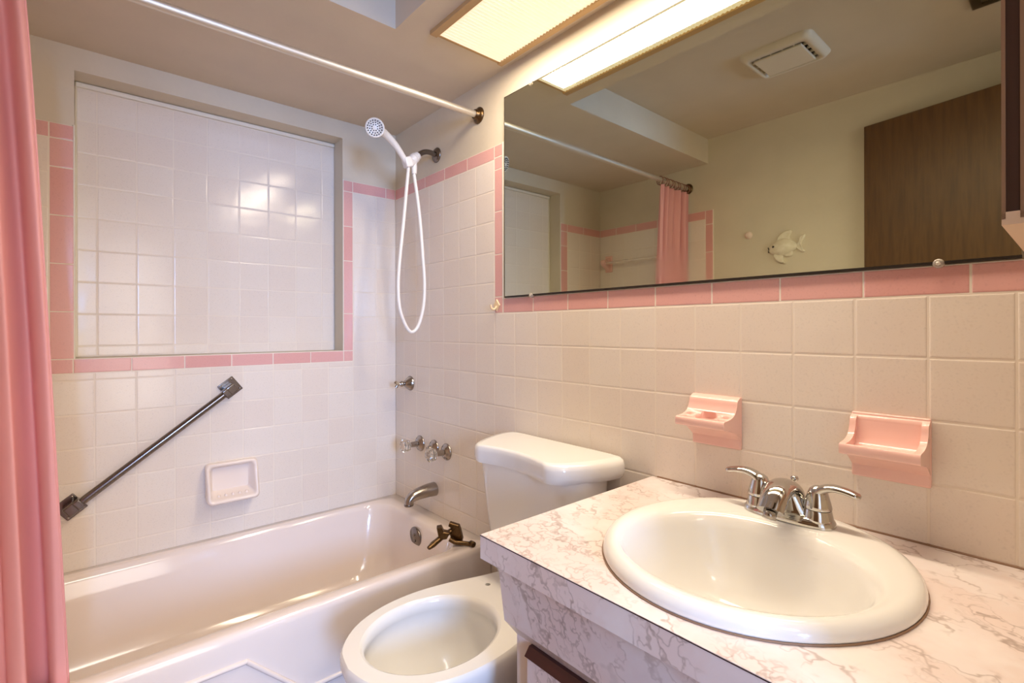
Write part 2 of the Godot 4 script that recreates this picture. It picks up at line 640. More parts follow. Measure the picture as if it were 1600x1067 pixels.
func build_next_room() -> void:
	var h: Material = M.hall_paint
	var f := structure("floor_next_room")
	put(f, "floor_slab", cuboid(Vector3(-3.3, -0.1, 2.4), Vector3(1.5, 0.0, 5.2)), M.vinyl_floor)
	var c := structure("ceiling_next_room")
	put(c, "ceiling_slab", cuboid(Vector3(-3.3, 2.44, 2.37), Vector3(1.5, 2.6, 5.2)), M.ceiling_paint)
	var a := structure("wall_next_room_left")
	put(a, "plaster", cuboid(Vector3(-3.4, 0, 2.37), Vector3(-3.2, 2.6, 5.2)), h)
	var b := structure("wall_next_room_right")
	put(b, "plaster", cuboid(Vector3(1.4, 0, 2.37), Vector3(1.6, 2.6, 5.2)), h)
	var d := structure("wall_next_room_near")
	put(d, "plaster", boxes([
		[Vector3(-3.3, 0, 2.37), Vector3(-1.335, 2.6, 2.47)],
		[Vector3(-0.6, 0, 2.37), Vector3(1.5, 2.6, 2.47)],
		[Vector3(-1.335, 2.03, 2.37), Vector3(-0.6, 2.6, 2.47)]]), h)
	var e := structure("wall_next_room_far")
	put(e, "plaster", boxes([
		[Vector3(-3.3, 0, 5.0), Vector3(-2.08, 2.6, 5.15)],
		[Vector3(-1.36, 0, 5.0), Vector3(-0.97, 2.6, 5.15)],
		[Vector3(1.27, 0, 5.0), Vector3(1.5, 2.6, 5.15)],
		[Vector3(-0.97, 0, 5.0), Vector3(1.27, 0.18, 5.15)],
		[Vector3(-0.97, 2.12, 5.0), Vector3(1.27, 2.6, 5.15)],
		[Vector3(-2.08, 0, 5.0), Vector3(-1.36, 1.01, 5.15)],
		[Vector3(-2.08, 2.03, 5.0), Vector3(-1.36, 2.6, 5.15)]]), h)
	var lp := thing("added_fill_light", "added square white fill light on the unseen ceiling beyond the door", "light", Vector3(-0.95, 2.44, 3.5))  # added fixture, there only to carry the fill lamp
	put(lp, "fill_lamp_housing", boxes([[Vector3(-0.48, -0.03, -0.48), Vector3(-0.46, 0, 0.48)], [Vector3(0.46, -0.03, -0.48), Vector3(0.48, 0, 0.48)], [Vector3(-0.46, -0.03, -0.48), Vector3(0.46, 0, -0.46)], [Vector3(-0.46, -0.03, 0.46), Vector3(0.46, 0, 0.48)]]), M.white_plastic)
	put(lp, "fill_lamp_diffuser", cuboid(Vector3(-0.46, -0.03, -0.46), Vector3(0.46, -0.015, 0.46)), M.lamp_lens)
	var w := structure("window_1")
	put(w, "pane", cuboid(Vector3(-2.08, 1.01, 5.03), Vector3(-1.36, 2.03, 5.05)), M.window_glow)
	var w2 := structure("added_window_2")  # added window, put in to carry the neutral fill
	put(w2, "pane", cuboid(Vector3(-0.97, 0.18, 5.03), Vector3(1.27, 2.12, 5.05)), M.fill_window_glow)
	put(w2, "window_frame", boxes([
		[Vector3(-0.97, 0.18, 5.0), Vector3(-0.94, 2.12, 5.03)],
		[Vector3(1.24, 0.18, 5.0), Vector3(1.27, 2.12, 5.03)],
		[Vector3(-0.94, 0.18, 5.0), Vector3(1.24, 0.21, 5.03)],
		[Vector3(-0.94, 2.09, 5.0), Vector3(1.24, 2.12, 5.03)]]), M.white_plastic)
	put(w, "window_frame", boxes([
		[Vector3(-2.08, 1.01, 5.0), Vector3(-2.05, 2.03, 5.03)],
		[Vector3(-1.39, 1.01, 5.0), Vector3(-1.36, 2.03, 5.03)],
		[Vector3(-2.05, 1.01, 5.0), Vector3(-1.39, 1.04, 5.03)],
		[Vector3(-2.05, 2.0, 5.0), Vector3(-1.39, 2.03, 5.03)]]), M.white_plastic)


# ------------------------------------------------------------------ tiles
func tile_mesh(w: float, h: float) -> ArrayMesh:
	var key := Vector2(snappedf(w, 0.0005), snappedf(h, 0.0005))
	if tile_meshes.has(key):
		return tile_meshes[key]
	var s := Shape.new()
	s.grp = -1
	var rings := []
	for e in [[0.0, 0.0], [0.0, 0.0040], [0.0006, 0.0052], [0.0016, 0.0058], [0.0034, 0.006]]:
		var x: float = key.x / 2.0 - e[0]
		var y: float = key.y / 2.0 - e[0]
		rings.append([Vector3(-x, -y, e[1]), Vector3(x, -y, e[1]), Vector3(x, y, e[1]), Vector3(-x, y, e[1])])
	for k in 4:
		for i in 4:
			var j := (i + 1) % 4
			s.quad(rings[k][i], rings[k + 1][i], rings[k + 1][j], rings[k][j])
	var r = rings[4]
	s.quad(r[0], r[3], r[2], r[1])
	tile_meshes[key] = s.mesh()
	return tile_meshes[key]


# a tile between u0..u1 along the wall and y0..y1; basis says which wall, back where the tile's back stands
func tile(parent: Node, called: String, bas: Basis, back: Vector3, along: Vector3, u0: float, u1: float, y0: float, y1: float, kind: String) -> void:
	if u1 - u0 < 0.012 or y1 - y0 < 0.006:
		return
	var m: Material = M["%s_tile_glaze_%d" % [kind, rng.randi() % 3]]
	var tilt := Basis(Vector3.UP, rng.randf_range(-0.0016, 0.0016)) * Basis(Vector3.RIGHT, rng.randf_range(-0.0016, 0.0016))
	var at := back + along * (u0 + u1) / 2.0 + Vector3(0, (y0 + y1) / 2.0, 0)
	var gap := JOINT if kind == "white" else 0.0013
	put(parent, called, tile_mesh(u1 - u0 - gap, y1 - y0 - gap), m, Transform3D(bas * tilt, at))


func build_mirror_wall_tiles() -> void:
	var w: Node3D = get_node("wall_right")
	var back := Vector3(0.006, 0, 0)
	var al := Vector3(0, 0, 1)
	put(w, "grout_bed", boxes([
		[Vector3(0.0006, 0.0, 0.0), Vector3(0.006, 1.241, DOOR_Z)],
		[Vector3(0.0006, 1.241, 0.0), Vector3(0.006, 1.786, 0.782)]]), M.grout)
	var cols := [0.0]
	for k in range(-6, 14):
		cols.append(0.738 + k * PITCH)
	cols.append(DOOR_Z)
	for r in range(-5, 11):
		var y1 := ROW - r * PITCH
		var y0 := maxf(y1 - PITCH, 0.0)
		for i in cols.size() - 1:
			var z0: float = cols[i]
			var z1: float = cols[i + 1]
			if r < 0 and z0 > 0.70:
				continue
			if z0 < 0.60 and y1 < TUB_H:
				continue
			if z0 > 1.43 and y1 < COUNTER - 0.06:
				continue
			tile(w, "tile", BAS_W, back, al, z0, z1, y0, y1, "white")
	# pink border: up the side, along the top, along the mirror
	var z := 0.785
	var seams := [0.785, 0.937, 1.09, 1.242, 1.395, 1.547, 1.698, 1.847, 1.998, 2.15, DOOR_Z]
	for i in seams.size() - 1:
		tile(w, "border_tile", BAS_W, back, al, seams[i], seams[i + 1], ROW, 1.241, "pink")
	var ys := [ROW, 1.2475, 1.398, 1.55, 1.699, 1.743, 1.786]
	for i in ys.size() - 1:
		tile(w, "border_tile", BAS_W, back, al, 0.738, 0.782, ys[i], ys[i + 1], "pink")
	var zs := [0.0, 0.113, 0.265, 0.417, 0.573, 0.738]
	for i in zs.size() - 1:
		tile(w, "border_tile", BAS_W, back, al, zs[i], zs[i + 1], ROW + 5 * PITCH, 1.786, "pink")
	var ck := Shape.new()
	ck.tube([Vector3(0.003, 1.24, 0.7835), Vector3(0.003, 1.788, 0.7835)], 0.0045, 8)
	put(w, "caulk_bead", ck, M.caulk)
	var base := Shape.new()
	base.tube([Vector3(0.001, COUNTER + 0.001, 1.40), Vector3(0.001, COUNTER + 0.001, DOOR_Z)], 0.003, 6)
	put(w, "counter_caulk", base, M.cabinet_edge)


func build_tub_wall_tiles() -> void:
	var w: Node3D = get_node("wall_back")
	var back := Vector3(0, 0, -0.006)
	var al := Vector3(1, 0, 0)
	put(w, "grout_bed", boxes([
		[Vector3(WALL_X, 0.30, -0.006), Vector3(0.0, 1.042, -0.0006)],
		[Vector3(-0.249, 1.042, -0.006), Vector3(0.0, 1.786, -0.0006)],
		[Vector3(WALL_X, 1.042, -0.006), Vector3(-1.132, 1.786, -0.0006)],
		[Vector3(-1.13, 1.043, -0.106), Vector3(-0.251, 1.967, -0.1006)]]), M.grout)
	var cols := [WALL_X]
	for k in range(-3, 10):
		cols.append(-1.0826 + k * PITCH)
	cols.append(0.0)
	for r in range(-5, 8):
		var y1 := ROW - r * PITCH
		var y0 := maxf(y1 - PITCH, 0.34)
		for i in cols.size() - 1:
			var x0: float = cols[i]
			var x1: float = cols[i + 1]
			var side := x1 < -1.18 or x0 > -0.21
			if r >= 2 or side:
				tile(w, "tile", Basis(), back, al, x0, x1, y0, y1, "white")
			elif r == 1:
				tile(w, "tile", Basis(), back, al, x0, x1, ROW - 2 * PITCH, 0.995, "white")
	# pink border round the niche and along the top
	var xs := [-1.191, -1.135, -0.986, -0.834, -0.684, -0.537, -0.39, -0.249, -0.2066]
	for i in xs.size() - 1:
		tile(w, "border_tile", Basis(), back, al, xs[i], xs[i + 1], 0.995, 1.041, "pink")
	var ys := [1.041, 1.192, 1.344, 1.496, 1.648, 1.738, 1.786]
	for i in ys.size() - 1:
		tile(w, "border_tile", Basis(), back, al, -1.191, -1.132, ys[i], ys[i + 1], "pink")
	ys = [1.041, 1.203, 1.434, 1.585, 1.738, 1.786]
	for i in ys.size() - 1:
		tile(w, "border_tile", Basis(), back, al, -0.2495, -0.2066, ys[i], ys[i + 1], "pink")
	var tops := [-0.2066, -0.048, 0.0]
	for i in 2:
		tile(w, "border_tile", Basis(), back, al, tops[i], tops[i + 1], 1.738, 1.786, "pink")
	tops = [WALL_X, -1.343, -1.191]
	for i in 2:
		tile(w, "border_tile", Basis(), back, al, tops[i], tops[i + 1], 1.738, 1.786, "pink")
	# the back of the niche
	var nx := [-1.129]
	for k in 8:
		nx.append(-1.073 + k * 0.1094)
	nx.append(-0.252)
	var ny := [1.044]
	for k in 9:
		ny.append(1.079 + k * 0.1087)
	for i in nx.size() - 1:
		for j in ny.size() - 1:
			tile(w, "niche_tile", Basis(), Vector3(0, 0, -0.106), al, nx[i], nx[i + 1], ny[j], minf(ny[j + 1], 1.955), "white")
	var tr := Shape.new()
	tr.rbox(Vector3(-0.6905, 1.9585, -0.096), Vector3(0.879, 0.017, 0.012), 0.005, 2)
	tr.tube([Vector3(-1.128, 1.044, -0.099), Vector3(-1.128, 1.955, -0.099)], 0.004, 6)
	put(w, "niche_trim", tr, M.caulk)
	var edge := Shape.new()
	edge.tube([Vector3(-1.1325, 1.04, -0.003), Vector3(-1.1325, 1.79, -0.003)], 0.003, 6)
	edge.tube([Vector3(-0.249, 1.04, -0.003), Vector3(-0.249, 1.79, -0.003)], 0.003, 6)
	put(w, "edge_caulk", edge, M.caulk)


func build_left_wall_tiles() -> void:
	var w: Node3D = get_node("wall_left")
	var back := Vector3(WALL_X - 0.006, 0, 0)
	var al := Vector3(0, 0, 1)
	put(w, "grout_bed", cuboid(Vector3(WALL_X - 0.006, 0.3, 0.0), Vector3(WALL_X - 0.0006, 1.786, 0.782)), M.grout)
	for r in range(-5, 8):
		var y1 := ROW - r * PITCH
		var y0 := maxf(y1 - PITCH, 0.34)
		var z := 0.0
		for k in range(-6, 1):
			var z1 := 0.738 + k * PITCH
			tile(w, "tile", BAS_L, back, al, z, z1, y0, y1, "white")
			z = z1
	var zs := [0.0, 0.13, 0.282, 0.434, 0.586, 0.738]
	for i in zs.size() - 1:
		tile(w, "border_tile", BAS_L, back, al, zs[i], zs[i + 1], 1.738, 1.786, "pink")
	var y := 0.34
	while y < 1.78:
		tile(w, "border_tile", BAS_L, back, al, 0.738, 0.782, y, minf(y + 0.152, 1.786), "pink")
		y += 0.152


# ------------------------------------------------------------------ tub
func build_tub() -> void:
	var t := thing("bathtub", "long blush white enamel bathtub along the tiled niche wall", "bathtub")
	var s := Shape.new()
	var x0 := WALL_X + 0.001
	var x1 := -0.001
	var zf := 0.715
	var rings := []
	# apron from the floor up, over the rim and down into the basin
	for e in [[0.0, 0.0, 0.004], [0.0, 0.30, 0.004], [0.0, TUB_H - 0.022, 0.004], [0.002, TUB_H - 0.010, 0.006], [0.008, TUB_H - 0.002, 0.010], [0.016, TUB_H, 0.014]]:
		rings.append(rrect(x0, x1, 0.001, zf - e[0], e[2], e[1], 8))
	for e in [[-1.455, -0.078, 0.036, 0.668, 0.10, TUB_H - 0.001], [-1.448, -0.086, 0.043, 0.660, 0.10, TUB_H - 0.007], [-1.440, -0.092, 0.050, 0.652, 0.10, TUB_H - 0.022],
			[-1.405, -0.100, 0.062, 0.638, 0.11, 0.28], [-1.34, -0.115, 0.080, 0.618, 0.12, 0.17], [-1.29, -0.135, 0.098, 0.600, 0.13, 0.10],
			[-1.25, -0.165, 0.125, 0.572, 0.13, 0.068], [-1.20, -0.21, 0.17, 0.525, 0.12, 0.056]]:
		rings.append(rrect(e[0], e[1], e[2], e[3], e[4], e[5], 8))
	s.loft(rings, false, true)
	put(t, "tub_shell", s, M.pinkish_enamel)
	var b := Shape.new()
	var zz := zf + 0.001
	var path := [Vector3(-1.44, 0.145, zz), Vector3(-1.33, 0.145, zz), Vector3(-1.20, 0.286, zz), Vector3(-0.80, 0.286, zz), Vector3(-0.655, 0.145, zz), Vector3(-0.06, 0.145, zz)]
	for i in path.size() - 1:
		b.tube([path[i], path[i + 1]], 0.0065, 10, true, Vector3.ZERO)
		b.lathe([Vector2(0, -0.0065), Vector2(0.0046, -0.0046), Vector2(0.0065, 0), Vector2(0.0046, 0.0046), Vector2(0, 0.0065)], Transform3D(Basis(), path[i]), 10)
	put(t, "apron_bead", b, M.pinkish_enamel)
	var ov := Shape.new()
	var xf := Transform3D(Basis(Vector3.BACK, PI / 2.0 + 0.10), Vector3(-0.0975, 0.298, 0.352))
	ov.lathe([Vector2(0.0, -0.004), Vector2(0.041, -0.004), Vector2(0.041, 0.003), Vector2(0.038, 0.006), Vector2(0.0, 0.008)], xf, 28)
	ov.lathe([Vector2(0.0, 0.006), Vector2(0.005, 0.007), Vector2(0.005, 0.0105), Vector2(0.0, 0.0115)], xf * Transform3D(Basis(), Vector3(0.013, 0, 0.0)), 10)
	ov.lathe([Vector2(0.0, 0.006), Vector2(0.005, 0.007), Vector2(0.005, 0.0105), Vector2(0.0, 0.0115)], xf * Transform3D(Basis(), Vector3(-0.013, 0, 0.0)), 10)
	var o := put(t, "overflow_plate", ov, M.dark_chrome)
	o.set_meta("label", "round dull metal overflow plate")
	var dr := Shape.new()
	dr.lathe([Vector2(0.0, 0.0), Vector2(0.03, 0.0), Vector2(0.032, 0.003), Vector2(0.026, 0.004), Vector2(0.0, 0.002)], Transform3D(Basis(), Vector3(-0.30, 0.056, 0.35)), 20)
	put(t, "drain", dr, M.dull_chrome)
	# the brown metal stopper fitting left lying on the corner of the rim
	var c := thing("metal_clamp", "rusty brass lever clamp lying on the tub rim corner", "clamp", Vector3(-0.085, TUB_H, 0.635))
	var p := Shape.new()
	var Z := Basis(Vector3.UP, -0.25)
	p.prism(PackedVector2Array([Vector2(-0.004, 0.0), Vector2(0.030, -0.002), Vector2(0.034, 0.018), Vector2(0.026, 0.050), Vector2(0.020, 0.066), Vector2(-0.014, 0.074), Vector2(-0.018, 0.060), Vector2(-0.010, 0.056), Vector2(-0.006, 0.044), Vector2(-0.012, 0.030)]), 0.018, Transform3D(Basis(Vector3.UP, -0.9) , Vector3(-0.012, 0.001, -0.012)), false, 0.002)
	put(c, "jaw_plate", p, M.rusty_brass)
	p = Shape.new()
	p.prism(PackedVector2Array([Vector2(-0.008, 0.0), Vector2(0.012, 0.002), Vector2(0.020, 0.018), Vector2(0.004, 0.022), Vector2(-0.002, 0.036), Vector2(-0.014, 0.034)]), 0.022, Transform3D(Basis(Vector3.UP, -0.6).scaled(Vector3(1.35, 1.25, 1.35)), Vector3(-0.056, 0.026, -0.024)), false, 0.002)
	put(c, "jaw_hook", p, M.rusty_brass)
	p = Shape.new()
	p.tube([Vector3(-0.125, 0.012, -0.004), Vector3(-0.105, 0.018, -0.008), Vector3(-0.06, 0.033, -0.014), Vector3(-0.03, 0.042, -0.014), Vector3(-0.005, 0.046, -0.012)], [0.008, 0.0125, 0.0115, 0.011, 0.013], 10, true, Vector3.UP, 0.75)
	put(c, "lever", p, M.rusty_brass)
	p = Shape.new()
	p.tube([Vector3(-0.045, 0.024, 0.004), Vector3(-0.03, 0.013, 0.018), Vector3(0.002, 0.0085, 0.045), Vector3(0.012, 0.008, 0.058)], 0.0078, 10)
	p.lathe([Vector2(0.0, -0.007), Vector2(0.0098, -0.009), Vector2(0.0098, 0.009), Vector2(0.0, 0.007)], Transform3D(Basis(Vector3.RIGHT, PI / 2.0), Vector3(0.013, 0.0099, 0.062)), 12)
	put(c, "screw_rod", p, M.rusty_brass)


# ------------------------------------------------------------------ toilet
func half_outline(pts: Array, zc: float, y: float, per := 5) -> PackedVector3Array:
	var sp := spline(pts, per)
	var out := PackedVector3Array()
	for p in sp:
		out.append(Vector3(p.x, y, zc + p.y))
	for i in range(sp.size() - 2, 0, -1):
		out.append(Vector3(sp[i].x, y, zc - sp[i].y))
	return out


func grown(ring: PackedVector3Array, c: Vector2, k: float, y: float) -> PackedVector3Array:
	var out := PackedVector3Array()
	for p in ring:
		out.append(Vector3(c.x + (p.x - c.x) * k, y, c.y + (p.z - c.y) * k))
	return out


func build_toilet() -> void:
	var zc := 1.077
	var t := thing("toilet", "white china toilet without a seat between tub and vanity", "toilet")
	var rim := half_outline([Vector2(-0.69, 0.0), Vector2(-0.672, 0.075), Vector2(-0.61, 0.142), Vector2(-0.52, 0.180), Vector2(-0.42, 0.188), Vector2(-0.32, 0.172), Vector2(-0.22, 0.142), Vector2(-0.13, 0.122), Vector2(-0.055, 0.118), Vector2(-0.04, 0.09), Vector2(-0.04, 0.0)], zc, 0.40)
	var n := rim.size()
	var c := Vector2(-0.44, zc)
	var inner := func(rx: float, rz: float, cx: float, y: float) -> PackedVector3Array:
		var out := PackedVector3Array()
		for i in n:
			# follow the rim's own direction so that the deck behind the hole stays even
			var a := TAU * i / n
			out.append(Vector3(cx - cos(a) * rx, y, zc + sin(a) * rz))
		return out
	var rings := []
	rings.append(grown(rim, Vector2(-0.33, zc), 0.60, 0.0))
	rings.append(grown(rim, Vector2(-0.33, zc), 0.58, 0.04))
	rings.append(grown(rim, Vector2(-0.32, zc), 0.56, 0.14))
	rings.append(grown(rim, Vector2(-0.33, zc), 0.70, 0.23))
	rings.append(grown(rim, Vector2(-0.37, zc), 0.88, 0.31))
	rings.append(grown(rim, Vector2(-0.40, zc), 0.97, 0.355))
	rings.append(grown(rim, c, 0.995, 0.372))
	rings.append(grown(rim, c, 1.0, 0.385))
	rings.append(grown(rim, c, 0.993, 0.395))
	rings.append(grown(rim, c, 0.975, 0.400))
	rings.append(inner.call(0.176, 0.150, -0.470, 0.400))
	rings.append(inner.call(0.170, 0.144, -0.470, 0.397))
	rings.append(inner.call(0.166, 0.140, -0.470, 0.390))
	rings.append(inner.call(0.164, 0.138, -0.470, 0.368))
	rings.append(inner.call(0.172, 0.146, -0.470, 0.362))
	rings.append(inner.call(0.168, 0.142, -0.465, 0.33))
	rings.append(inner.call(0.150, 0.125, -0.455, 0.28))
	rings.append(inner.call(0.115, 0.095, -0.44, 0.235))
	rings.append(inner.call(0.07, 0.06, -0.43, 0.205))
	rings.append(inner.call(0.045, 0.04, -0.43, 0.16))
	var s := Shape.new()
	s.loft(rings.slice(0, 10), true, false)
	s.loft(rings.slice(10), false, true)
	# the flat deck between rim and opening, with two holes for seat bolts
	var outer: PackedVector3Array = rings[9]
	var hole: PackedVector3Array = rings[10]
	var mid := n / 2
	for sz in [1.0, -1.0]:
		var poly := PackedVector2Array()
		for i in mid + 1:
			var k := i if sz > 0.0 else (n - i) % n
			poly.append(Vector2(outer[k].x, outer[k].z))
		for i in range(mid, -1, -1):
			var k := i if sz > 0.0 else (n - i) % n
			poly.append(Vector2(hole[k].x, hole[k].z))
		var at := Vector2(-0.235, zc + sz * 0.083)
		var ring := PackedVector2Array()
		for k in 18:
			ring.append(at + Vector2.from_angle(TAU * k / 18.0) * 0.0075)
		var slit := PackedVector2Array([at + Vector2(-0.0001, 0), at + Vector2(0.0001, 0), at + Vector2(0.0001, sz * 0.2), at + Vector2(-0.0001, sz * 0.2)])
		var notch: PackedVector2Array = Geometry2D.merge_polygons(ring, slit)[0]
		s.grp = 7
		for piece in Geometry2D.clip_polygons(poly, notch):
			var tris := Geometry2D.triangulate_polygon(piece)
			for q in tris.size() / 3:
				var a := Vector3(piece[tris[q * 3]].x, 0.4, piece[tris[q * 3]].y)
				var b := Vector3(piece[tris[q * 3 + 1]].x, 0.4, piece[tris[q * 3 + 1]].y)
				var d := Vector3(piece[tris[q * 3 + 2]].x, 0.4, piece[tris[q * 3 + 2]].y)
				if (b - a).cross(d - a).y > 0.0:
					s.tri(a, d, b)
				else:
					s.tri(a, b, d)
		s.grp = 0
		s.lathe([Vector2(0.0075, 0.4), Vector2(0.0075, 0.35)], Transform3D(Basis(), Vector3(at.x, 0, at.y)), 18, false, true)
	put(t, "bowl", s, M.white_china)
	var tank := Shape.new()
	tank.loft([rrect(-0.160, -0.03, zc - 0.165, zc + 0.165, 0.045, 0.398), rrect(-0.166, -0.025, zc - 0.175, zc + 0.175, 0.052, 0.43), rrect(-0.182, -0.018, zc - 0.198, zc + 0.198, 0.062, 0.60), rrect(-0.196, -0.014, zc - 0.214, zc + 0.214, 0.075, 0.742)])
	put(t, "tank", tank, M.white_china)
	var lid := half_outline([Vector2(-0.203, 0.0), Vector2(-0.208, 0.06), Vector2(-0.220, 0.115), Vector2(-0.226, 0.15), Vector2(-0.200, 0.186), Vector2(-0.12, 0.224), Vector2(-0.06, 0.240), Vector2(-0.02, 0.236), Vector2(-0.007, 0.20), Vector2(-0.006, 0.08), Vector2(-0.006, 0.0)], zc, 0.0)
	var lc := Vector2(-0.11, zc)
	var ls := Shape.new()
	ls.loft([grown(lid, lc, 0.975, 0.738), grown(lid, lc, 0.99, 0.742), grown(lid, lc, 1.0, 0.752), grown(lid, lc, 1.0, 0.772), grown(lid, lc, 0.985, 0.783), grown(lid, lc, 0.95, 0.7885), grown(lid, lc, 0.88, 0.790)])
	put(t, "tank_lid", ls, M.white_china)


# ------------------------------------------------------------------ vanity
func build_vanity() -> void:
	var z0 := 1.40
	var z1 := DOOR_Z - 0.002
	var v := thing("vanity_cabinet", "marble laminate vanity cabinet with dark wood finger pull under the sink", "cabinet")
	var prof := [Vector2(-0.43, 0.0), Vector2(-0.43, 0.09), Vector2(-0.482, 0.09), Vector2(-0.482, 0.543), Vector2(-0.514, 0.582), Vector2(-0.531, 0.7065)]
	var full := PackedVector2Array([Vector2(-0.002, 0.0)])
	full.append_array(PackedVector2Array(prof))
	full.append(Vector2(-0.002, 0.7065))
	for z in [z0, z1 - 0.016]:
		var e := Shape.new()
		e.prism(full, 0.016, Transform3D(Basis(), Vector3(0, 0, z)))
		put(v, "end_panel", e, M.marble_laminate)
	var skin := PackedVector2Array(prof)
	for i in range(prof.size() - 1, -1, -1):
		skin.append(prof[i] + Vector2(0.012, 0.0))
	var s := Shape.new()
	s.prism(skin, z1 - z0 - 0.032, Transform3D(Basis(), Vector3(0, 0, z0 + 0.016)))
	put(v, "front_panel", s, M.marble_laminate)
	put(v, "bottom_panel", cuboid(Vector3(-0.469, 0.09, z0 + 0.0161), Vector3(-0.002, 0.104, z1 - 0.0161)), M.cabinet_underside)
	var zs := [1.445, 1.825]
	for z in zs:
		var d := put(v, "door", cuboid(Vector3(-0.498, 0.11, z), Vector3(-0.4825, 0.528, z + 0.36), 0.002), M.marble_laminate)
		var p := Shape.new()
		p.prism(PackedVector2Array([Vector2(-0.4825, 0.5285), Vector2(-0.499, 0.5285), Vector2(-0.504, 0.531), Vector2(-0.492, 0.5455), Vector2(-0.4845, 0.546)]), 0.36, Transform3D(Basis(), Vector3(0, 0, z)))
		var pp := put(d, "finger_pull", p, M.pull_wood)
		pp.set_meta("label", "dark red brown wooden finger pull strip")
	# worktop with a hole for the basin
	var t := thing("countertop", "pale pink marble laminate countertop around the oval sink", "countertop")
	var c := Vector2(-0.275, 1.75)
	var hole := []
	var edge := []
	var r0 := Vector2(-0.56, 1.386)
	var r1 := Vector2(-0.001, z1)
	var angles := []
	for k in 72:
		angles.append(TAU * k / 72.0)
	for q in [Vector2(r0.x, r0.y), Vector2(r1.x, r0.y), Vector2(r1.x, r1.y), Vector2(r0.x, r1.y)]:
		angles.append(fposmod((q - c).angle(), TAU))
	angles.sort()
	for a in angles:
		var d := Vector2(cos(a), sin(a))
		var kx := INF if absf(d.x) < 1e-6 else ((r1.x - c.x) / d.x if d.x > 0 else (r0.x - c.x) / d.x)
		var ky := INF if absf(d.y) < 1e-6 else ((r1.y - c.y) / d.y if d.y > 0 else (r0.y - c.y) / d.y)
		edge.append(c + d * minf(kx, ky))
		hole.append(c + Vector2(d.x * 0.225, d.y * 0.205))
	var up := func(l: Array, y: float) -> PackedVector3Array:
		var out := PackedVector3Array()
		for p in l:
			out.append(Vector3(p.x, y, p.y))
		return out
	var w := Shape.new()
	w.grp = -1
	w.loft([up.call(hole, 0.708), up.call(hole, COUNTER), up.call(edge, COUNTER), up.call(edge, 0.708), up.call(hole, 0.708)], false, false)
	put(t, "worktop", w, M.marble_laminate)
	put(t, "edge_seam", boxes([[Vector3(-0.5606, COUNTER - 0.0022, 1.3856), Vector3(-0.5598, COUNTER - 0.0008, z1)]]), M.laminate_seam)


func build_sink() -> void:
	var t := thing("sink", "white china oval drop-in sink set into the vanity countertop", "sink")
	var s := Shape.new()
	var zc := 1.752
	var rings := []
	for e in [[-0.275, 0.222, 0.202, 0.7525], [-0.275, 0.250, 0.231, 0.7530], [-0.275, 0.2515, 0.2325, 0.757], [-0.275, 0.250, 0.231, 0.764], [-0.276, 0.245, 0.226, 0.7705], [-0.278, 0.236, 0.218, 0.7745], [-0.283, 0.224, 0.210, 0.7755],
			[-0.312, 0.183, 0.196, 0.7735], [-0.320, 0.172, 0.190, 0.770], [-0.322, 0.166, 0.184, 0.762], [-0.322, 0.160, 0.178, 0.748], [-0.320, 0.150, 0.166, 0.715], [-0.316, 0.135, 0.148, 0.680], [-0.310, 0.112, 0.122, 0.648], [-0.303, 0.080, 0.088, 0.628], [-0.298, 0.045, 0.048, 0.619], [-0.296, 0.022, 0.022, 0.616]]:
		rings.append(oval(e[0], zc, e[1], e[2], e[3], 72))
	s.loft(rings, false, false)
	put(t, "basin", s, M.white_china)
	var d := Shape.new()
	d.lathe([Vector2(0.0, 0.0), Vector2(0.023, 0.0), Vector2(0.024, 0.003), Vector2(0.018, 0.004), Vector2(0.0, 0.002)], Transform3D(Basis(), Vector3(-0.296, 0.6155, zc)), 20)
	put(t, "drain", d, M.chrome)
	var g := Shape.new()
	var path := []
	for p in oval(-0.275, zc, 0.2515, 0.2325, 0.7532, 72):
		path.append(p)
	path.append(path[0])
	g.tube(path, 0.0016, 6, false)
	put(t, "rim_sealant", g, M.cabinet_edge)


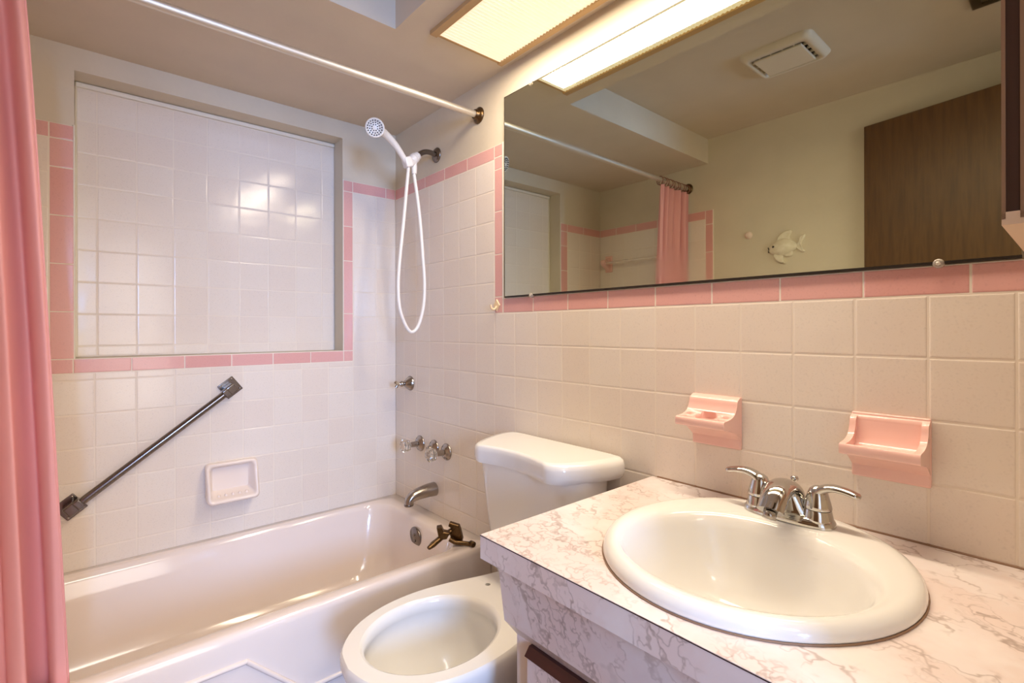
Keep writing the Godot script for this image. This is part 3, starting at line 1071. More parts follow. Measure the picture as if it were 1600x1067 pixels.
func build_faucet() -> void:
	var o := Vector3(-0.103, 0.7745, 1.751)
	var f := thing("faucet", "chrome two handle faucet with arched spout on the sink", "faucet", o)
	var s := Shape.new()
	var rings := []
	for e in [[0.031, 0.079, 0.0], [0.031, 0.079, 0.006], [0.028, 0.076, 0.012], [0.022, 0.070, 0.016], [0.012, 0.06, 0.017]]:
		rings.append(oval(0, 0, e[0], e[1], e[2], 48, 3.0))
	s.loft(rings)
	put(f, "base_plate", s, M.chrome)
	var bd := Shape.new()
	bd.loft([oval(0.002, 0, 0.024, 0.050, 0.010, 40), oval(0.003, 0, 0.023, 0.040, 0.024, 40), oval(0.004, 0, 0.021, 0.030, 0.040, 40), oval(0.002, 0, 0.018, 0.022, 0.054, 40), oval(0.0, 0, 0.010, 0.012, 0.062, 40)])
	put(f, "body", bd, M.chrome)
	# spout: a broad arch that rises from between the hubs and comes forward over the basin
	var sp := Shape.new()
	var path := spline([Vector3(0.012, 0.008, 0), Vector3(0.010, 0.034, 0), Vector3(-0.004, 0.055, 0), Vector3(-0.030, 0.062, 0), Vector3(-0.060, 0.052, 0), Vector3(-0.082, 0.030, 0)], 5)
	var rad := []
	for i in path.size():
		var k := float(i) / (path.size() - 1)
		rad.append(lerpf(0.030, 0.0235, smoothstep(0.0, 0.85, k)))
	sp.tube(path, rad, 20, true, Vector3.RIGHT, 0.62)
	put(f, "spout", sp, M.chrome)
	var ae := Shape.new()
	ae.lathe([Vector2(0.0, 0.0), Vector2(0.0115, 0.0), Vector2(0.0115, 0.012), Vector2(0.0, 0.012)], Transform3D(Basis(Vector3.BACK, -0.5), Vector3(-0.087, 0.018, 0)), 18)
	put(f, "aerator", ae, M.dull_chrome)
	for sz in [-1.0, 1.0]:
		var h := Shape.new()
		h.lathe([Vector2(0.026, 0.004), Vector2(0.0255, 0.012), Vector2(0.0225, 0.026), Vector2(0.0215, 0.029)], Transform3D(Basis(), Vector3(0, 0, sz * 0.051)), 28)
		put(f, "hub", h, M.chrome)
		var lv := Shape.new()
		lv.lathe([Vector2(0.0225, 0.0305), Vector2(0.0228, 0.034), Vector2(0.0205, 0.044), Vector2(0.0165, 0.058), Vector2(0.013, 0.066), Vector2(0.006, 0.071), Vector2(0.0, 0.072)], Transform3D(Basis(), Vector3(0, 0, sz * 0.051)), 28)
		var lp := spline([Vector3(0.0, 0.052, sz * 0.047), Vector3(0.0, 0.064, sz * 0.056), Vector3(-0.001, 0.0715, sz * 0.073), Vector3(-0.002, 0.0715, sz * 0.094), Vector3(-0.003, 0.066, sz * 0.118)], 5)
		var lr := []
		for i in lp.size():
			lr.append(lerpf(0.017, 0.0095, float(i) / (lp.size() - 1)))
		lr[-1] = 0.005
		lv.tube(lp, lr, 16, true, Vector3.UP, 0.55)
		put(f, "lever_handle", lv, M.chrome)
	var k := Shape.new()
	k.lathe([Vector2(0.0022, 0.01), Vector2(0.0022, 0.062), Vector2(0.006, 0.063), Vector2(0.0075, 0.067), Vector2(0.006, 0.071), Vector2(0.0, 0.072)], Transform3D(Basis(), Vector3(0.032, 0, 0.0)), 14)
	put(f, "lift_rod", k, M.chrome)


# ------------------------------------------------------------------ mirror
func build_mirror() -> void:
	var t := thing("wall_mirror", "large frameless wall mirror with plastic clips above the pink border", "mirror")
	put(t, "glass", cuboid(Vector3(-0.0055, 1.2475, 0.801), Vector3(-0.0012, 1.9345, 2.058)), M.silvered_glass)
	put(t, "edge", boxes([
		[Vector3(-0.0060, 1.2425, 0.7985), Vector3(-0.0005, 1.2474, 2.0585)],
		[Vector3(-0.0056, 1.9346, 0.7985), Vector3(-0.0005, 1.937, 2.0585)],
		[Vector3(-0.0056, 1.2474, 0.7985), Vector3(-0.0005, 1.9346, 0.8009)]]), M.mirror_edge)
	for p in [Vector3(0, 1.936, 0.934), Vector3(0, 1.2435, 0.934), Vector3(0, 1.2435, 1.958), Vector3(0, 1.936, 1.958)]:
		var s := Shape.new()
		s.lathe([Vector2(0.0, 0.0), Vector2(0.008, 0.0), Vector2(0.008, 0.0085), Vector2(0.0065, 0.0098), Vector2(0.0, 0.0102)], Transform3D(Basis(Vector3.BACK, PI / 2.0), p), 20)
		s.lathe([Vector2(0.0, 0.011), Vector2(0.0035, 0.011), Vector2(0.003, 0.0125), Vector2(0.0, 0.0128)], Transform3D(Basis(Vector3.BACK, PI / 2.0), p), 12)
		put(t, "clip", s, M.clear_plastic)
	var h := thing("adhesive_hook", "small cream plastic hook stuck on the corner of the pink border", "hook", Vector3(0, 1.218, 0.752))
	var b := Shape.new()
	b.prism(PackedVector2Array([Vector2(0.0, -0.021), Vector2(0.017, 0.0), Vector2(0.0, 0.021), Vector2(-0.017, 0.0)]), 0.004, Transform3D(BAS_W, Vector3.ZERO), false, 0.001)
	put(h, "pad", b, M.cream_plastic)
	b = Shape.new()
	b.tube(spline([Vector3(-0.003, -0.004, 0.0), Vector3(-0.012, -0.014, -0.002), Vector3(-0.022, -0.011, -0.005), Vector3(-0.025, 0.002, -0.006)], 4), 0.004, 8)
	put(h, "hook_arm", b, M.cream_plastic)


# ------------------------------------------------------------------ ceiling
# an open sheet metal box that rises from the ceiling
func duct_box(hx: float, hz: float, h: float) -> Shape:
	return boxes([
		[Vector3(-hx, 0, -hz), Vector3(-hx + 0.002, h, hz)], [Vector3(hx - 0.002, 0, -hz), Vector3(hx, h, hz)],
		[Vector3(-hx + 0.002, 0, -hz), Vector3(hx - 0.002, h, -hz + 0.002)], [Vector3(-hx + 0.002, 0, hz - 0.002), Vector3(hx - 0.002, h, hz)],
		[Vector3(-hx + 0.002, h - 0.002, -hz + 0.002), Vector3(hx - 0.002, h, hz - 0.002)]])


func build_ceiling_things() -> void:
	var t := thing("ceiling_light", "flat fluorescent ceiling light with prismatic lens above the mirror", "light", Vector3(0, SOFFIT, 0))
	var x0 := -0.311
	var x1 := -0.027
	var z0 := 0.812
	var z1 := 2.052
	put(t, "lamp_frame", boxes([
		[Vector3(x0, -0.012, z0), Vector3(x0 + 0.024, 0, z1)],
		[Vector3(x1 - 0.018, -0.012, z0), Vector3(x1, 0, z1)],
		[Vector3(x0 + 0.024, -0.007, z0), Vector3(x1 - 0.018, 0, z0 + 0.008)],
		[Vector3(x0 + 0.024, -0.012, z1 - 0.02), Vector3(x1 - 0.018, 0, z1)]]), M.lamp_frame_wood)
	var s := Shape.new()
	s.grp = -1
	# ribbed prismatic sheet
	var n := 90
	var xa := x0 + 0.024
	var xb := x1 - 0.018
	for i in n:
		var za := lerpf(z0 + 0.008, z1 - 0.02, float(i) / n)
		var zb := lerpf(z0 + 0.008, z1 - 0.02, float(i + 1) / n)
		var zm := (za + zb) / 2.0
		s.quad(Vector3(xa, -0.005, za), Vector3(xa, -0.009, zm), Vector3(xb, -0.009, zm), Vector3(xb, -0.005, za))
		s.quad(Vector3(xa, -0.009, zm), Vector3(xa, -0.005, zb), Vector3(xb, -0.005, zb), Vector3(xb, -0.009, zm))
	put(t, "lamp_lens", s, M.lamp_lens)
	# exhaust fan
	var f := thing("exhaust_fan", "white plastic exhaust fan cover on the high ceiling", "fan", Vector3(-0.925, CEIL, 1.368))
	var c := Shape.new()
	var hx := 0.118
	var hz := 0.128
	c.loft([rrect(-hx, hx, -hz, hz, 0.03, 0.0), rrect(-hx, hx, -hz, hz, 0.03, -0.004), rrect(-hx + 0.012, hx - 0.012, -hz + 0.012, hz - 0.012, 0.025, -0.020), rrect(-hx + 0.030, hx - 0.030, -hz + 0.030, hz - 0.030, 0.015, -0.024), rrect(-hx + 0.032, hx - 0.032, -hz + 0.032, hz - 0.032, 0.015, -0.008)], false, false)
	put(f, "cover", c, M.fan_plastic)
	put(f, "housing", duct_box(0.084, 0.094, 0.15), M.galvanised_steel)
	put(f, "grille_panel", cuboid(Vector3(-0.074, -0.027, -0.084), Vector3(0.074, -0.018, 0.084), 0.003), M.fan_plastic)
	for k in 4:
		for sx in [-1, 1]:
			put(f, "rib", cuboid(Vector3(sx * 0.074, -0.02, -0.06 + k * 0.04 - 0.002), Vector3(sx * 0.09, -0.012, -0.06 + k * 0.04 + 0.002)), M.fan_plastic)
			put(f, "rib", cuboid(Vector3(-0.05 + k * 0.034 - 0.002, -0.02, sx * 0.084), Vector3(-0.05 + k * 0.034 + 0.002, -0.012, sx * 0.1)), M.fan_plastic)
	# register
	var r := thing("ceiling_register", "brown metal air register on the high ceiling beside the door", "vent", Vector3(-0.955, CEIL, 2.01))
	put(r, "register_frame", boxes([
		[Vector3(-0.135, -0.012, -0.13), Vector3(-0.11, 0, 0.13)], [Vector3(0.11, -0.012, -0.13), Vector3(0.135, 0, 0.13)],
		[Vector3(-0.11, -0.012, -0.13), Vector3(0.11, 0, -0.105)], [Vector3(-0.11, -0.012, 0.105), Vector3(0.11, 0, 0.13)]]), M.register_metal)
	put(r, "duct", duct_box(0.112, 0.107, 0.15), M.galvanised_steel)
	for k in 9:
		var sl := Shape.new()
		sl.rbox(Vector3.ZERO, Vector3(0.018, 0.0015, 0.21), 0.0, 1, Transform3D(Basis(Vector3.BACK, 0.6), Vector3(-0.092 + k * 0.023, -0.008, 0)))
		put(r, "slat", sl, M.register_metal)


func build_wall_cabinet() -> void:
	var t := thing("wall_cabinet", "dark brown wall cabinet with pale underside at the end of the mirror", "cabinet")
	var x := -0.386
	var y0 := 1.241
	var y1 := SOFFIT - 0.001
	put(t, "side_panel", cuboid(Vector3(x + 0.002, y0 + 0.014, 2.069), Vector3(-0.0015, y1, 2.0825)), M.dark_cabinet_wood)
	put(t, "face_edge", boxes([
		[Vector3(x, y0 + 0.006, 2.0665), Vector3(x + 0.006, y1, 2.0697)],
		[Vector3(x, y0 + 0.006, 2.0805), Vector3(x + 0.006, y1, 2.0837)]]), M.cabinet_edge)
	put(t, "bottom_panel", cuboid(Vector3(x, y0, 2.0665), Vector3(-0.0075, y0 + 0.0135, DOOR_Z - 0.002)), M.cabinet_underside)
	var d := put(t, "door", cuboid(Vector3(x + 0.004, y0 + 0.018, 2.0845), Vector3(x + 0.022, y1 - 0.004, DOOR_Z - 0.004), 0.002), M.dark_cabinet_wood)
	put(t, "back_panel", cuboid(Vector3(-0.012, y0 + 0.014, 2.0826), Vector3(-0.0075, y1, DOOR_Z - 0.002)), M.dark_cabinet_wood)


# ------------------------------------------------------------------ curtain
func build_curtain() -> void:
	var rz := 0.637
	var ry := 1.928
	var r := thing("curtain_rod", "straight metal shower curtain rod with rusty flange above the tub", "rod")
	var s := Shape.new()
	s.tube([Vector3(-0.004, ry, 0.642), Vector3(WALL_X + 0.004, ry, 0.632)], 0.0125, 20)
	put(r, "pole", s, M.rod_metal)
	for e in [[-0.001 + 0.006, 0.642, 1.0], [WALL_X - 0.006, 0.632, -1.0]]:
		var f := Shape.new()
		f.lathe([Vector2(0.0, 0.0), Vector2(0.030, 0.0), Vector2(0.030, 0.004), Vector2(0.022, 0.010), Vector2(0.017, 0.013), Vector2(0.017, 0.022), Vector2(0.0, 0.022)], Transform3D(Basis(Vector3.BACK, PI / 2.0 * e[2]), Vector3(e[0], ry, e[1])), 24)
		put(r, "flange", f, M.rusty_brass)
	var c := thing("shower_curtain", "pink shower curtain bunched at the end of the rod", "curtain")
	var sheet := Shape.new()
	var n := 150
	var rows := 40
	var y0 := 0.16
	var y1 := 1.895
	var pt := func(i: int, j: int, side: float) -> Vector3:
		var u := float(i) / n
		var k := float(j) / rows
		var y := lerpf(y1, y0, k)
		var right := lerpf(-1.212, -1.137, pow(k, 0.8))
		var left := lerpf(-1.492, -1.465, k)
		var x := lerpf(right, left, u)
		var ph := u * TAU * 5.0
		var amp := lerpf(0.020, 0.034, k) * (0.75 + 0.35 * sin(u * 9.0 + 1.0))
		x += sin(ph * 2.0 + k * 0.7) * 0.006 * k
		var z := rz + 0.004 + sin(ph + 0.5 * sin(k * 3.0) + 0.4) * amp + sin(u * 31.0 + k * 2.2) * 0.004 * k
		return Vector3(x, y, minf(z, 0.672) - lerpf(0.0, 0.018, k) + side * 0.0012)
	for j in rows:
		for i in n:
			sheet.quad(pt.call(i, j, 1.0), pt.call(i + 1, j, 1.0), pt.call(i + 1, j + 1, 1.0), pt.call(i, j + 1, 1.0))
	put(c, "cloth", sheet, M.pink_curtain)
	var hem := Shape.new()
	var path := []
	for j in rows + 1:
		path.append(pt.call(0, j, 1.0))
	hem.tube(path, 0.0022, 6)
	put(c, "hem", hem, M.pink_curtain)
	for k in 10:
		var g := thing("curtain_ring" if k == 0 else "curtain_ring_%03d" % k, "small brown plastic ring holding the pink curtain on the rod", "ring", Vector3(-1.222 - k * 0.029, ry - 0.008, rz), "curtain rings on the rod")
		var q := Shape.new()
		q.torus(Vector3.ZERO, Vector3(1, 0, 0.25 * (1 if k % 2 else -1)).normalized(), 0.0225, 0.0022, 20, 8)
		put(g, "hoop", q, M.ring_plastic)


# ------------------------------------------------------------------ shower
func build_shower() -> void:
	var z := 0.352
	var a := thing("shower_pipe", "dark bent metal shower pipe with round wall flange", "pipe")
	var s := Shape.new()
	s.lathe([Vector2(0.0, 0.0), Vector2(0.031, 0.0), Vector2(0.031, 0.003), Vector2(0.026, 0.008), Vector2(0.012, 0.011), Vector2(0.0, 0.011)], Transform3D(Basis(Vector3.BACK, PI / 2.0), Vector3(0.005, 1.857, z)), 24)
	put(a, "flange", s, M.dark_chrome)
	s = Shape.new()
	s.tube(spline([Vector3(0.002, 1.857, z), Vector3(-0.022, 1.861, z), Vector3(-0.047, 1.859, z + 0.001), Vector3(-0.070, 1.848, z + 0.003), Vector3(-0.094, 1.828, z + 0.006)], 5), 0.0105, 14)
	put(a, "pipe", s, M.dark_chrome)
	var h := thing("hand_shower", "white plastic hand shower clipped into its holder above the tub", "hand shower")
	var d := Vector3(-0.74, -0.64, 0.20).normalized()
	var b0 := Vector3(-0.088, 1.833, z + 0.005)
	s = Shape.new()
	var xf := Transform3D(Basis(Quaternion(Vector3.UP, d)), b0)
	s.lathe([Vector2(0.0135, 0.0), Vector2(0.0165, 0.002), Vector2(0.0165, 0.013), Vector2(0.0145, 0.0145), Vector2(0.0145, 0.0165), Vector2(0.0205, 0.018), Vector2(0.0205, 0.024), Vector2(0.0195, 0.025), Vector2(0.0195, 0.026), Vector2(0.0205, 0.027), Vector2(0.0205, 0.037), Vector2(0.015, 0.043), Vector2(0.012, 0.05)], xf, 20)
	put(h, "swivel_nut", s, M.white_plastic)
	s = Shape.new()
	# holder body: block between the nut and the handle clip, and the outlet for the hose
	s.tube([Vector3(-0.112, 1.803, z + 0.012), Vector3(-0.126, 1.790, z + 0.02), Vector3(-0.150, 1.790, z + 0.028)], [0.0145, 0.0145, 0.015], 14)
	s.tube([Vector3(-0.112, 1.800, z + 0.014), Vector3(-0.1115, 1.775, z + 0.016), Vector3(-0.111, 1.752, z + 0.016)], [0.0125, 0.0115, 0.010], 14)
	s.rbox(Vector3.ZERO, Vector3(0.032, 0.040, 0.034), 0.006, 2, Transform3D(Basis(Vector3.BACK, 0.35), Vector3(-0.148, 1.787, z + 0.028)))
	put(h, "holder", s, M.white_plastic)
	var head := Vector3(-0.312, 1.862, 0.438)
	var fn := Vector3(-0.42, -0.30, 0.86).normalized()
	s = Shape.new()
	var bottom := Vector3(-0.146, 1.768, z + 0.03)
	var hp := spline([bottom, Vector3(-0.155, 1.786, z + 0.030), Vector3(-0.20, 1.835, z + 0.036), Vector3(-0.25, 1.865, z + 0.048), head - fn * 0.018 + Vector3(0.016, -0.002, 0)], 5)
	var hr := []
	for i in hp.size():
		var k := float(i) / (hp.size() - 1)
		hr.append(lerpf(0.0105, 0.0145, smoothstep(0.1, 0.9, k)))
	s.tube(hp, hr, 16)
	put(h, "handle", s, M.white_plastic)
	s = Shape.new()
	var hx := Transform3D(Basis(Quaternion(Vector3.UP, fn)), head)
	s.lathe([Vector2(0.0, -0.030), Vector2(0.014, -0.029), Vector2(0.027, -0.020), Vector2(0.0335, -0.006), Vector2(0.0345, 0.0), Vector2(0.033, 0.004), Vector2(0.030, 0.0045), Vector2(0.029, 0.003), Vector2(0.012, 0.005), Vector2(0.0, 0.0055)], hx, 30)
	put(h, "head", s, M.white_plastic)
	s = Shape.new()
	for ring in [[0.0105, 8], [0.0178, 13], [0.0252, 18]]:
		for k in ring[1]:
			var an: float = TAU * k / ring[1]
			s.lathe([Vector2(0.0023, 0.002), Vector2(0.0023, 0.0066), Vector2(0.0, 0.0070)], hx * Transform3D(Basis(), Vector3(cos(an) * ring[0], 0, sin(an) * ring[0])), 6, false, false)
	var nz := put(h, "nozzles", s, M.nozzle_rubber)
	nz.set_meta("kind", "stuff")
	nz.set_meta("label", "rings of small dark rubber nozzles")
	var ho := thing("shower_hose", "white plastic shower hose hanging in a long loop", "hose")
	var zz := z + 0.018
	var pts := [Vector3(-0.146, 1.770, z + 0.03), Vector3(-0.146, 1.755, z + 0.03)]
	for p in [Vector2(-0.1500, 1.675), Vector2(-0.163, 1.55), Vector2(-0.1800, 1.40), Vector2(-0.1865, 1.30), Vector2(-0.180, 1.215), Vector2(-0.155, 1.150), Vector2(-0.128, 1.123), Vector2(-0.098, 1.148), Vector2(-0.0745, 1.225), Vector2(-0.0690, 1.32), Vector2(-0.076, 1.42), Vector2(-0.088, 1.56), Vector2(-0.101, 1.66)]:
		pts.append(Vector3(p.x, p.y, zz + 0.004))
	pts.append(Vector3(-0.1105, 1.742, z + 0.016))
	pts.append(Vector3(-0.111, 1.758, z + 0.016))
	s = Shape.new()
	s.tube(spline(pts, 5), 0.0068, 12)
	put(ho, "hose", s, M.white_plastic)


func build_tub_fittings() -> void:
	var side := Basis(Vector3.BACK, PI / 2.0)   # local up points away from the mirror wall
	var v := thing("wall_stop_valve", "single chrome stop valve with bell flange below the hose loop", "valve", Vector3(0, 0.893, 0.138))
	var s := Shape.new()
	s.lathe([Vector2(0.0, 0.0), Vector2(0.033, 0.0), Vector2(0.033, 0.003), Vector2(0.027, 0.012), Vector2(0.016, 0.026), Vector2(0.011, 0.032), Vector2(0.0, 0.032)], Transform3D(side, Vector3.ZERO), 24)
	put(v, "escutcheon", s, M.dull_chrome)
	s = Shape.new()
	s.lathe([Vector2(0.007, 0.03), Vector2(0.011, 0.038), Vector2(0.013, 0.044), Vector2(0.011, 0.050), Vector2(0.006, 0.055), Vector2(0.006, 0.062)], Transform3D(side, Vector3.ZERO), 16)
	put(v, "stem", s, M.dull_chrome)
	s = Shape.new()
	for k in 3:
		var an := TAU * k / 3.0 + 0.4
		s.tube([Vector3(-0.064, 0, 0), Vector3(-0.070, sin(an) * 0.014, cos(an) * 0.014)], [0.006, 0.0075], 10)
	put(v, "handle", s, M.dull_chrome)
	# three tub valves in a row
	var zs := [0.223, 0.336, 0.428]
	var names := ["hot_water_valve", "diverter_valve", "cold_water_valve"]
	var labels := ["crystal knob tub valve on chrome flange nearest the tiled corner", "middle chrome tub valve with a short stem between two crystal knobs", "crystal knob tub valve on chrome flange nearest the toilet tank"]
	for k in 3:
		v = thing(names[k], labels[k], "valve", Vector3(0, 0.639, zs[k]))
		s = Shape.new()
		s.lathe([Vector2(0.0, 0.0), Vector2(0.034, 0.0), Vector2(0.034, 0.003), Vector2(0.030, 0.008), Vector2(0.025, 0.009), Vector2(0.022, 0.015), Vector2(0.014, 0.019), Vector2(0.0, 0.019)], Transform3D(side, Vector3.ZERO), 26)
		put(v, "escutcheon", s, M.dull_chrome)
		s = Shape.new()
		if k == 1:
			s.lathe([Vector2(0.012, 0.016), Vector2(0.013, 0.026), Vector2(0.010, 0.034), Vector2(0.0, 0.036)], Transform3D(side, Vector3.ZERO), 16)
			put(v, "stem", s, M.dull_chrome)
			s = Shape.new()
			s.tube([Vector3(-0.030, -0.004, 0.0), Vector3(-0.034, -0.022, -0.004), Vector3(-0.036, -0.034, -0.006)], [0.007, 0.0065, 0.0075], 12)
			put(v, "lever", s, M.chrome)
			continue
		s.lathe([Vector2(0.013, 0.016), Vector2(0.012, 0.030), Vector2(0.0105, 0.050), Vector2(0.012, 0.054), Vector2(0.0, 0.055)], Transform3D(side, Vector3.ZERO), 18)
		put(v, "stem", s, M.dull_chrome)
		s = Shape.new()
		s.grp = -1
		var rings := []
		for e in [[0.012, 0.056], [0.025, 0.059], [0.0295, 0.070], [0.0285, 0.082], [0.021, 0.090], [0.010, 0.092]]:
			var ring := PackedVector3Array()
			for q in 14:
				var an := TAU * q / 14.0
				var rr: float = e[0] * (1.0 if q % 2 else 0.86)
				ring.append(side * Vector3(cos(an) * rr, e[1], sin(an) * rr))
			rings.append(ring)
		s.loft(rings)
		var kb := put(v, "knob", s, M.crystal_acrylic)
		kb.set_meta("label", "clear faceted crystal knob")
	var t := thing("tub_spout", "chrome tub spout on the mirror side wall above the tub", "spout", Vector3(0, 0.468, 0.336))
	s = Shape.new()
	var path := spline([Vector3(0.0, 0, 0), Vector3(-0.03, 0.0, 0), Vector3(-0.07, -0.003, 0), Vector3(-0.102, -0.010, 0), Vector3(-0.118, -0.022, 0), Vector3(-0.121, -0.036, 0)], 5)
	var rad := []
	for i in path.size():
		rad.append(lerpf(0.0300, 0.0195, smoothstep(0.0, 0.9, float(i) / (path.size() - 1))))
	s.tube(path, rad, 20, true, Vector3.UP, 0.95)
	put(t, "body", s, M.dull_chrome)
	s = Shape.new()
	s.lathe([Vector2(0.0, -0.043), Vector2(0.0185, -0.043), Vector2(0.0195, -0.036), Vector2(0.0, -0.034)], Transform3D(Basis(), Vector3(-0.121, 0, 0)), 18)
	put(t, "outlet", s, M.dark_chrome)
	# the sloping grab bar
	var g := thing("grab_bar", "sloping dark chrome grab bar on the tile below the niche", "grab bar")
	var a := Vector3(-0.690, 0.916, 0.0)
	var b := Vector3(-1.143, 0.571, 0.0)
	var along := (a - b).normalized()
	var bas := Basis(along, Vector3(0, 0, 1).cross(along), Vector3(0, 0, 1))
	s = Shape.new()
	s.tube([a + Vector3(0, 0, 0.042) - along * 0.008, b + Vector3(0, 0, 0.042) + along * 0.008], 0.0125, 18)
	put(g, "bar", s, M.dark_chrome)
	for e in [[a, 1.0], [b, -1.0]]:
		s = Shape.new()
		s.rbox(Vector3(0, 0, 0.003), Vector3(0.062, 0.062, 0.006), 0.002, 2, Transform3D(bas, e[0]))
		var pl := put(g, "end_plate", s, M.dark_chrome)
		s = Shape.new()
		s.rbox(Vector3(-0.004 * e[1], 0, 0.030), Vector3(0.034, 0.034, 0.050), 0.005, 2, Transform3D(bas, e[0]))
		s.rbox(Vector3(-0.026 * e[1], 0, 0.042), Vector3(0.022, 0.031, 0.031), 0.004, 2, Transform3D(bas, e[0]))
		put(g, "post", s, M.dark_chrome)
		for q in [Vector2(-1, 1), Vector2(1, -1), Vector2(1, 1), Vector2(-1, -1)]:
			s = Shape.new()
			s.lathe([Vector2(0.0, 0.0), Vector2(0.0045, 0.0), Vector2(0.004, 0.002), Vector2(0.0, 0.0028)], Transform3D(bas, e[0]) * Transform3D(Basis(Vector3.RIGHT, PI / 2.0), Vector3(q.x * 0.023, q.y * 0.023, 0.006)), 10)
			put(pl, "screw", s, M.dull_chrome)


# ------------------------------------------------------------------ things on the walls
func wavy_shelf(profile: Array, w: float, xf: Transform3D, s: Shape, per := 5) -> void:
	var poly := PackedVector2Array(spline(profile, per, false))
	s.prism(poly, w, xf * Transform3D(Basis(), Vector3(0, 0, -w / 2.0)), false)


func build_wall_things() -> void:
	# soap dish on the tub wall
	var o := Vector3(-0.690, 0.574, 0.0)
	var t := thing("soap_dish", "off white ceramic soap dish with raised rim on the tub wall tile", "soap dish", o)
	var s := Shape.new()
	var flat := func(hx: float, y0: float, y1: float, r: float, z: float, tilt := 0.0) -> PackedVector3Array:
		var out := PackedVector3Array()
		for p in rrect(-hx, hx, y0, y1, r, 0.0, 6):
			out.append(Vector3(p.x, p.z, z + tilt * clampf((y1 - p.z) / (y1 - y0), 0.0, 1.0)))
		return out
	s.loft([flat.call(0.083, -0.066, 0.066, 0.012, -0.001), flat.call(0.085, -0.068, 0.068, 0.014, 0.014, 0.018), flat.call(0.087, -0.071, 0.070, 0.016, 0.024, 0.034), flat.call(0.086, -0.071, 0.069, 0.016, 0.031, 0.038), flat.call(0.082, -0.067, 0.065, 0.016, 0.036, 0.040), flat.call(0.077, -0.061, 0.060, 0.014, 0.036, 0.040), flat.call(0.072, -0.054, 0.055, 0.012, 0.031, 0.034), flat.call(0.067, -0.043, 0.051, 0.010, 0.012, 0.012), flat.call(0.060, -0.036, 0.046, 0.008, 0.008, 0.0)], false, true)
	put(t, "dish", s, M.soap_dish_china)
	s = Shape.new()
	for k in 5:
		s.lathe([Vector2(0.0065, -0.006), Vector2(0.0058, 0.0), Vector2(0.0035, 0.003), Vector2(0.0, 0.004)], Transform3D(Basis(), Vector3(-0.046 + k * 0.023, -0.046, 0.046)), 10, false, false)
	put(t, "drain_nubs", s, M.soap_dish_china)
	# pink soap dish and toothbrush holder on the mirror wall
	# profile: x = distance from the wall, y = height
	var to_wall := Basis(Vector3(-1, 0, 0), Vector3(0, 1, 0), Vector3(0, 0, -1))
	t = thing("pink_soap_shelf", "wide pink ceramic soap shelf on the wall beside the faucet", "soap dish", Vector3(0, 0.854, 1.8885))
	s = Shape.new()
	s.rbox(Vector3(-0.004, 0.0605, 0), Vector3(0.009, 0.121, 0.118), 0.003, 2)
	put(t, "back_plate", s, M.pink_china)
	pink_shelf(t, 0.1165, true)
	t = thing("toothbrush_holder", "pink ceramic toothbrush holder with holes on the wall behind the faucet", "toothbrush holder", Vector3(0, 0.861, 1.560))
	s = Shape.new()
	s.rbox(Vector3(-0.004, 0.059, 0), Vector3(0.009, 0.118, 0.116), 0.003, 2)
	put(t, "back_plate", s, M.pink_china)
	pink_shelf(t, 0.1145, false)
	# things seen in the mirror: fish and bubble on the wall opposite, towel bar in the tub alcove
	build_fish()
	t = thing("bubble_ornament", "round pearly ceramic bubble on the painted wall beside the fish", "ornament", Vector3(WALL_X - 0.005, 1.617, 0.972))
	s = Shape.new()
	var prof := []
	for k in 9:
		var a := PI / 2.0 * k / 8.0
		prof.append(Vector2(cos(a) * 0.019, sin(a) * 0.016))
	s.lathe(prof, Transform3D(Basis(Vector3.BACK, -PI / 2.0), Vector3.ZERO), 20)
	put(t, "dome", s, M.bubble_glaze)
	t = thing("towel_bar", "clear towel bar on pink ceramic brackets at the foot of the tub", "towel bar", Vector3(WALL_X, 1.555, 0.075))
	for z in [0.0, 0.50]:
		s = Shape.new()
		s.rbox(Vector3(0.004, 0, z), Vector3(0.009, 0.105, 0.055), 0.003, 2)
		var pl := put(t, "bracket_plate", s, M.pink_china)
		s = Shape.new()
		s.prism(PackedVector2Array(spline([Vector2(0.008, -0.045), Vector2(0.03, -0.03), Vector2(0.055, -0.016), Vector2(0.07, 0.0), Vector2(0.068, 0.018), Vector2(0.052, 0.026), Vector2(0.03, 0.022), Vector2(0.008, 0.04)], 4)), 0.032, Transform3D(Basis(), Vector3(0, 0, z - 0.016)), true, 0.003)
		put(t, "bracket_arm", s, M.pink_china)
	s = Shape.new()
	s.tube([Vector3(0.048, 0.002, -0.014), Vector3(0.048, 0.002, 0.514)], 0.0095, 14)
	put(t, "bar", s, M.clear_plastic)


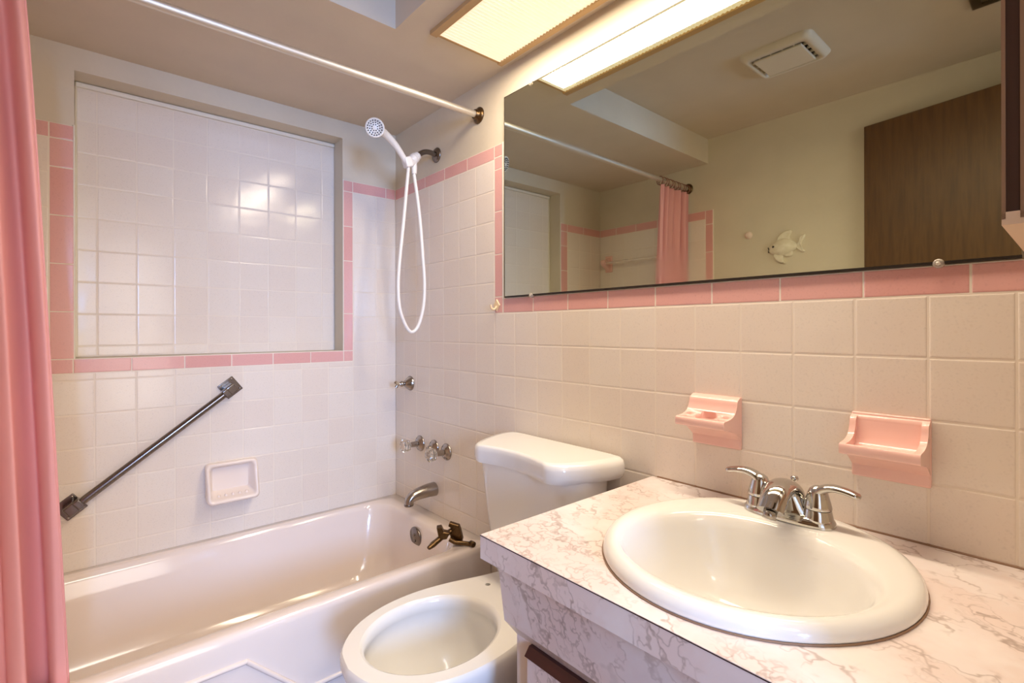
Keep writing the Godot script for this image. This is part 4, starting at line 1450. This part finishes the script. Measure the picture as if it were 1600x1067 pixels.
func pink_shelf(t: Node3D, w: float, tray: bool) -> void:
	# cheeks: a concave sweep from the top of the plate out to the front lip
	var c := CSGCombiner3D.new()
	c.name = "shelf"
	t.add_child(c)
	var sweep := PackedVector2Array()
	for p in spline([Vector2(0.006, 0.118), Vector2(0.020, 0.110), Vector2(0.026, 0.094), Vector2(0.036, 0.081), Vector2(0.056, 0.074), Vector2(0.080, 0.072), Vector2(0.0845, 0.070)], 5):
		sweep.append(p)
	for p in [Vector2(0.0855, 0.066), Vector2(0.0855, 0.056), Vector2(0.083, 0.053)]:
		sweep.append(p)
	for p in spline([Vector2(0.078, 0.052), Vector2(0.045, 0.046), Vector2(0.024, 0.034), Vector2(0.006, 0.020)], 5):
		sweep.append(p)
	var body := CSGPolygon3D.new()
	body.name = "shelf_body"
	body.polygon = sweep
	body.depth = w
	body.smooth_faces = true
	# CSGPolygon extrudes toward -z; turn its x to point away from the wall
	body.transform = Transform3D(Basis(Vector3(-1, 0, 0), Vector3(0, 1, 0), Vector3(0, 0, -1)), Vector3(0, 0, -w / 2.0))
	c.add_child(body)
	c.material_override = M.pink_china
	if tray:
		var cut := CSGPolygon3D.new()
		cut.name = "tray_hollow"
		cut.operation = CSGShape3D.OPERATION_SUBTRACTION
		var hollow := PackedVector2Array()
		for p in spline([Vector2(0.012, 0.108), Vector2(0.016, 0.088), Vector2(0.024, 0.068), Vector2(0.038, 0.061), Vector2(0.066, 0.062), Vector2(0.078, 0.066), Vector2(0.083, 0.074)], 5):
			hollow.append(p)
		hollow.append(Vector2(0.10, 0.09))
		hollow.append(Vector2(0.10, 0.14))
		hollow.append(Vector2(0.012, 0.14))
		cut.polygon = hollow
		cut.depth = w - 0.020
		cut.smooth_faces = true
		cut.transform = Transform3D(Basis(Vector3(-1, 0, 0), Vector3(0, 1, 0), Vector3(0, 0, -1)), Vector3(0, 0, -(w - 0.020) / 2.0))
		c.add_child(cut)
	else:
		for e in [[0.054, 0.0, 0.025], [0.071, -0.041, 0.0065], [0.071, 0.041, 0.0065], [0.048, -0.043, 0.0065], [0.048, 0.043, 0.0065]]:
			var cy := CSGCylinder3D.new()
			cy.name = "cup_hole"
			cy.operation = CSGShape3D.OPERATION_SUBTRACTION
			cy.radius = e[2]
			cy.height = 0.016
			cy.sides = 24
			cy.position = Vector3(-e[0], 0.074, e[1])
			c.add_child(cy)


func build_fish() -> void:
	var t := thing("fish_ornament", "cream ceramic angelfish plaque with black eye on the painted wall", "ornament", Vector3(WALL_X - 0.005, 1.527, 1.160))
	# x runs along the wall toward the door (seen reflected), y up, z off the wall
	var bas := Basis(Vector3(0, 0, 1), Vector3(0, 1, 0), Vector3(1, 0, 0))
	var xf := Transform3D(bas * 1.12, Vector3.ZERO)
	var s := Shape.new()
	var rings := []
	var out := spline([Vector2(-0.078, -0.002), Vector2(-0.066, 0.018), Vector2(-0.045, 0.036), Vector2(-0.015, 0.046), Vector2(0.015, 0.036), Vector2(0.038, 0.016), Vector2(0.042, 0.002), Vector2(0.030, -0.012), Vector2(0.005, -0.026), Vector2(-0.025, -0.034), Vector2(-0.055, -0.026), Vector2(-0.072, -0.012)], 4, true)
	var c := Vector2(-0.015, 0.003)
	for e in [[1.0, 0.0], [1.0, 0.006], [0.96, 0.010], [0.85, 0.016], [0.65, 0.021], [0.4, 0.024], [0.15, 0.0252]]:
		var ring := PackedVector3Array()
		for p in out:
			var q: Vector2 = c + (p - c) * e[0]
			ring.append(xf * Vector3(q.x, q.y, e[1]))
		rings.append(ring)
	s.loft(rings)
	put(t, "body", s, M.fish_glaze)
	var fins := {
		"dorsal_fin": [Vector2(-0.040, 0.034), Vector2(-0.034, 0.058), Vector2(-0.010, 0.074), Vector2(0.014, 0.078), Vector2(0.018, 0.066), Vector2(0.010, 0.048), Vector2(0.018, 0.034), Vector2(-0.010, 0.040)],
		"tail_fin": [Vector2(0.034, 0.010), Vector2(0.046, 0.022), Vector2(0.052, 0.044), Vector2(0.070, 0.050), Vector2(0.068, 0.036), Vector2(0.056, 0.014), Vector2(0.060, -0.006), Vector2(0.070, -0.020), Vector2(0.060, -0.024), Vector2(0.044, -0.012), Vector2(0.034, 0.0)],
		"chest_fin": [Vector2(-0.052, -0.022), Vector2(-0.048, -0.044), Vector2(-0.030, -0.060), Vector2(-0.008, -0.066), Vector2(-0.016, -0.050), Vector2(-0.018, -0.030)],
		"belly_fin": [Vector2(-0.012, -0.026), Vector2(-0.006, -0.036), Vector2(0.016, -0.036), Vector2(0.024, -0.026), Vector2(0.020, -0.014)]}
	for k in fins:
		s = Shape.new()
		s.prism(PackedVector2Array(spline(fins[k], 3, true)), 0.010 if k != "chest_fin" else 0.016, xf, true, 0.003)
		put(t, k, s, M.fish_glaze)
	s = Shape.new()
	s.lathe([Vector2(0.0052, 0.0), Vector2(0.0046, 0.003), Vector2(0.0, 0.004)], xf * Transform3D(Basis(Vector3.RIGHT, PI / 2.0), Vector3(-0.052, 0.010, 0.0195)), 12)
	put(t, "eye", s, M.black_paint)
	s = Shape.new()
	s.tube([xf * Vector3(-0.0785, 0.010, 0.008), xf * Vector3(-0.0735, 0.0, 0.011), xf * Vector3(-0.0765, -0.013, 0.008)], 0.0028, 8)
	put(t, "mouth", s, M.black_paint)
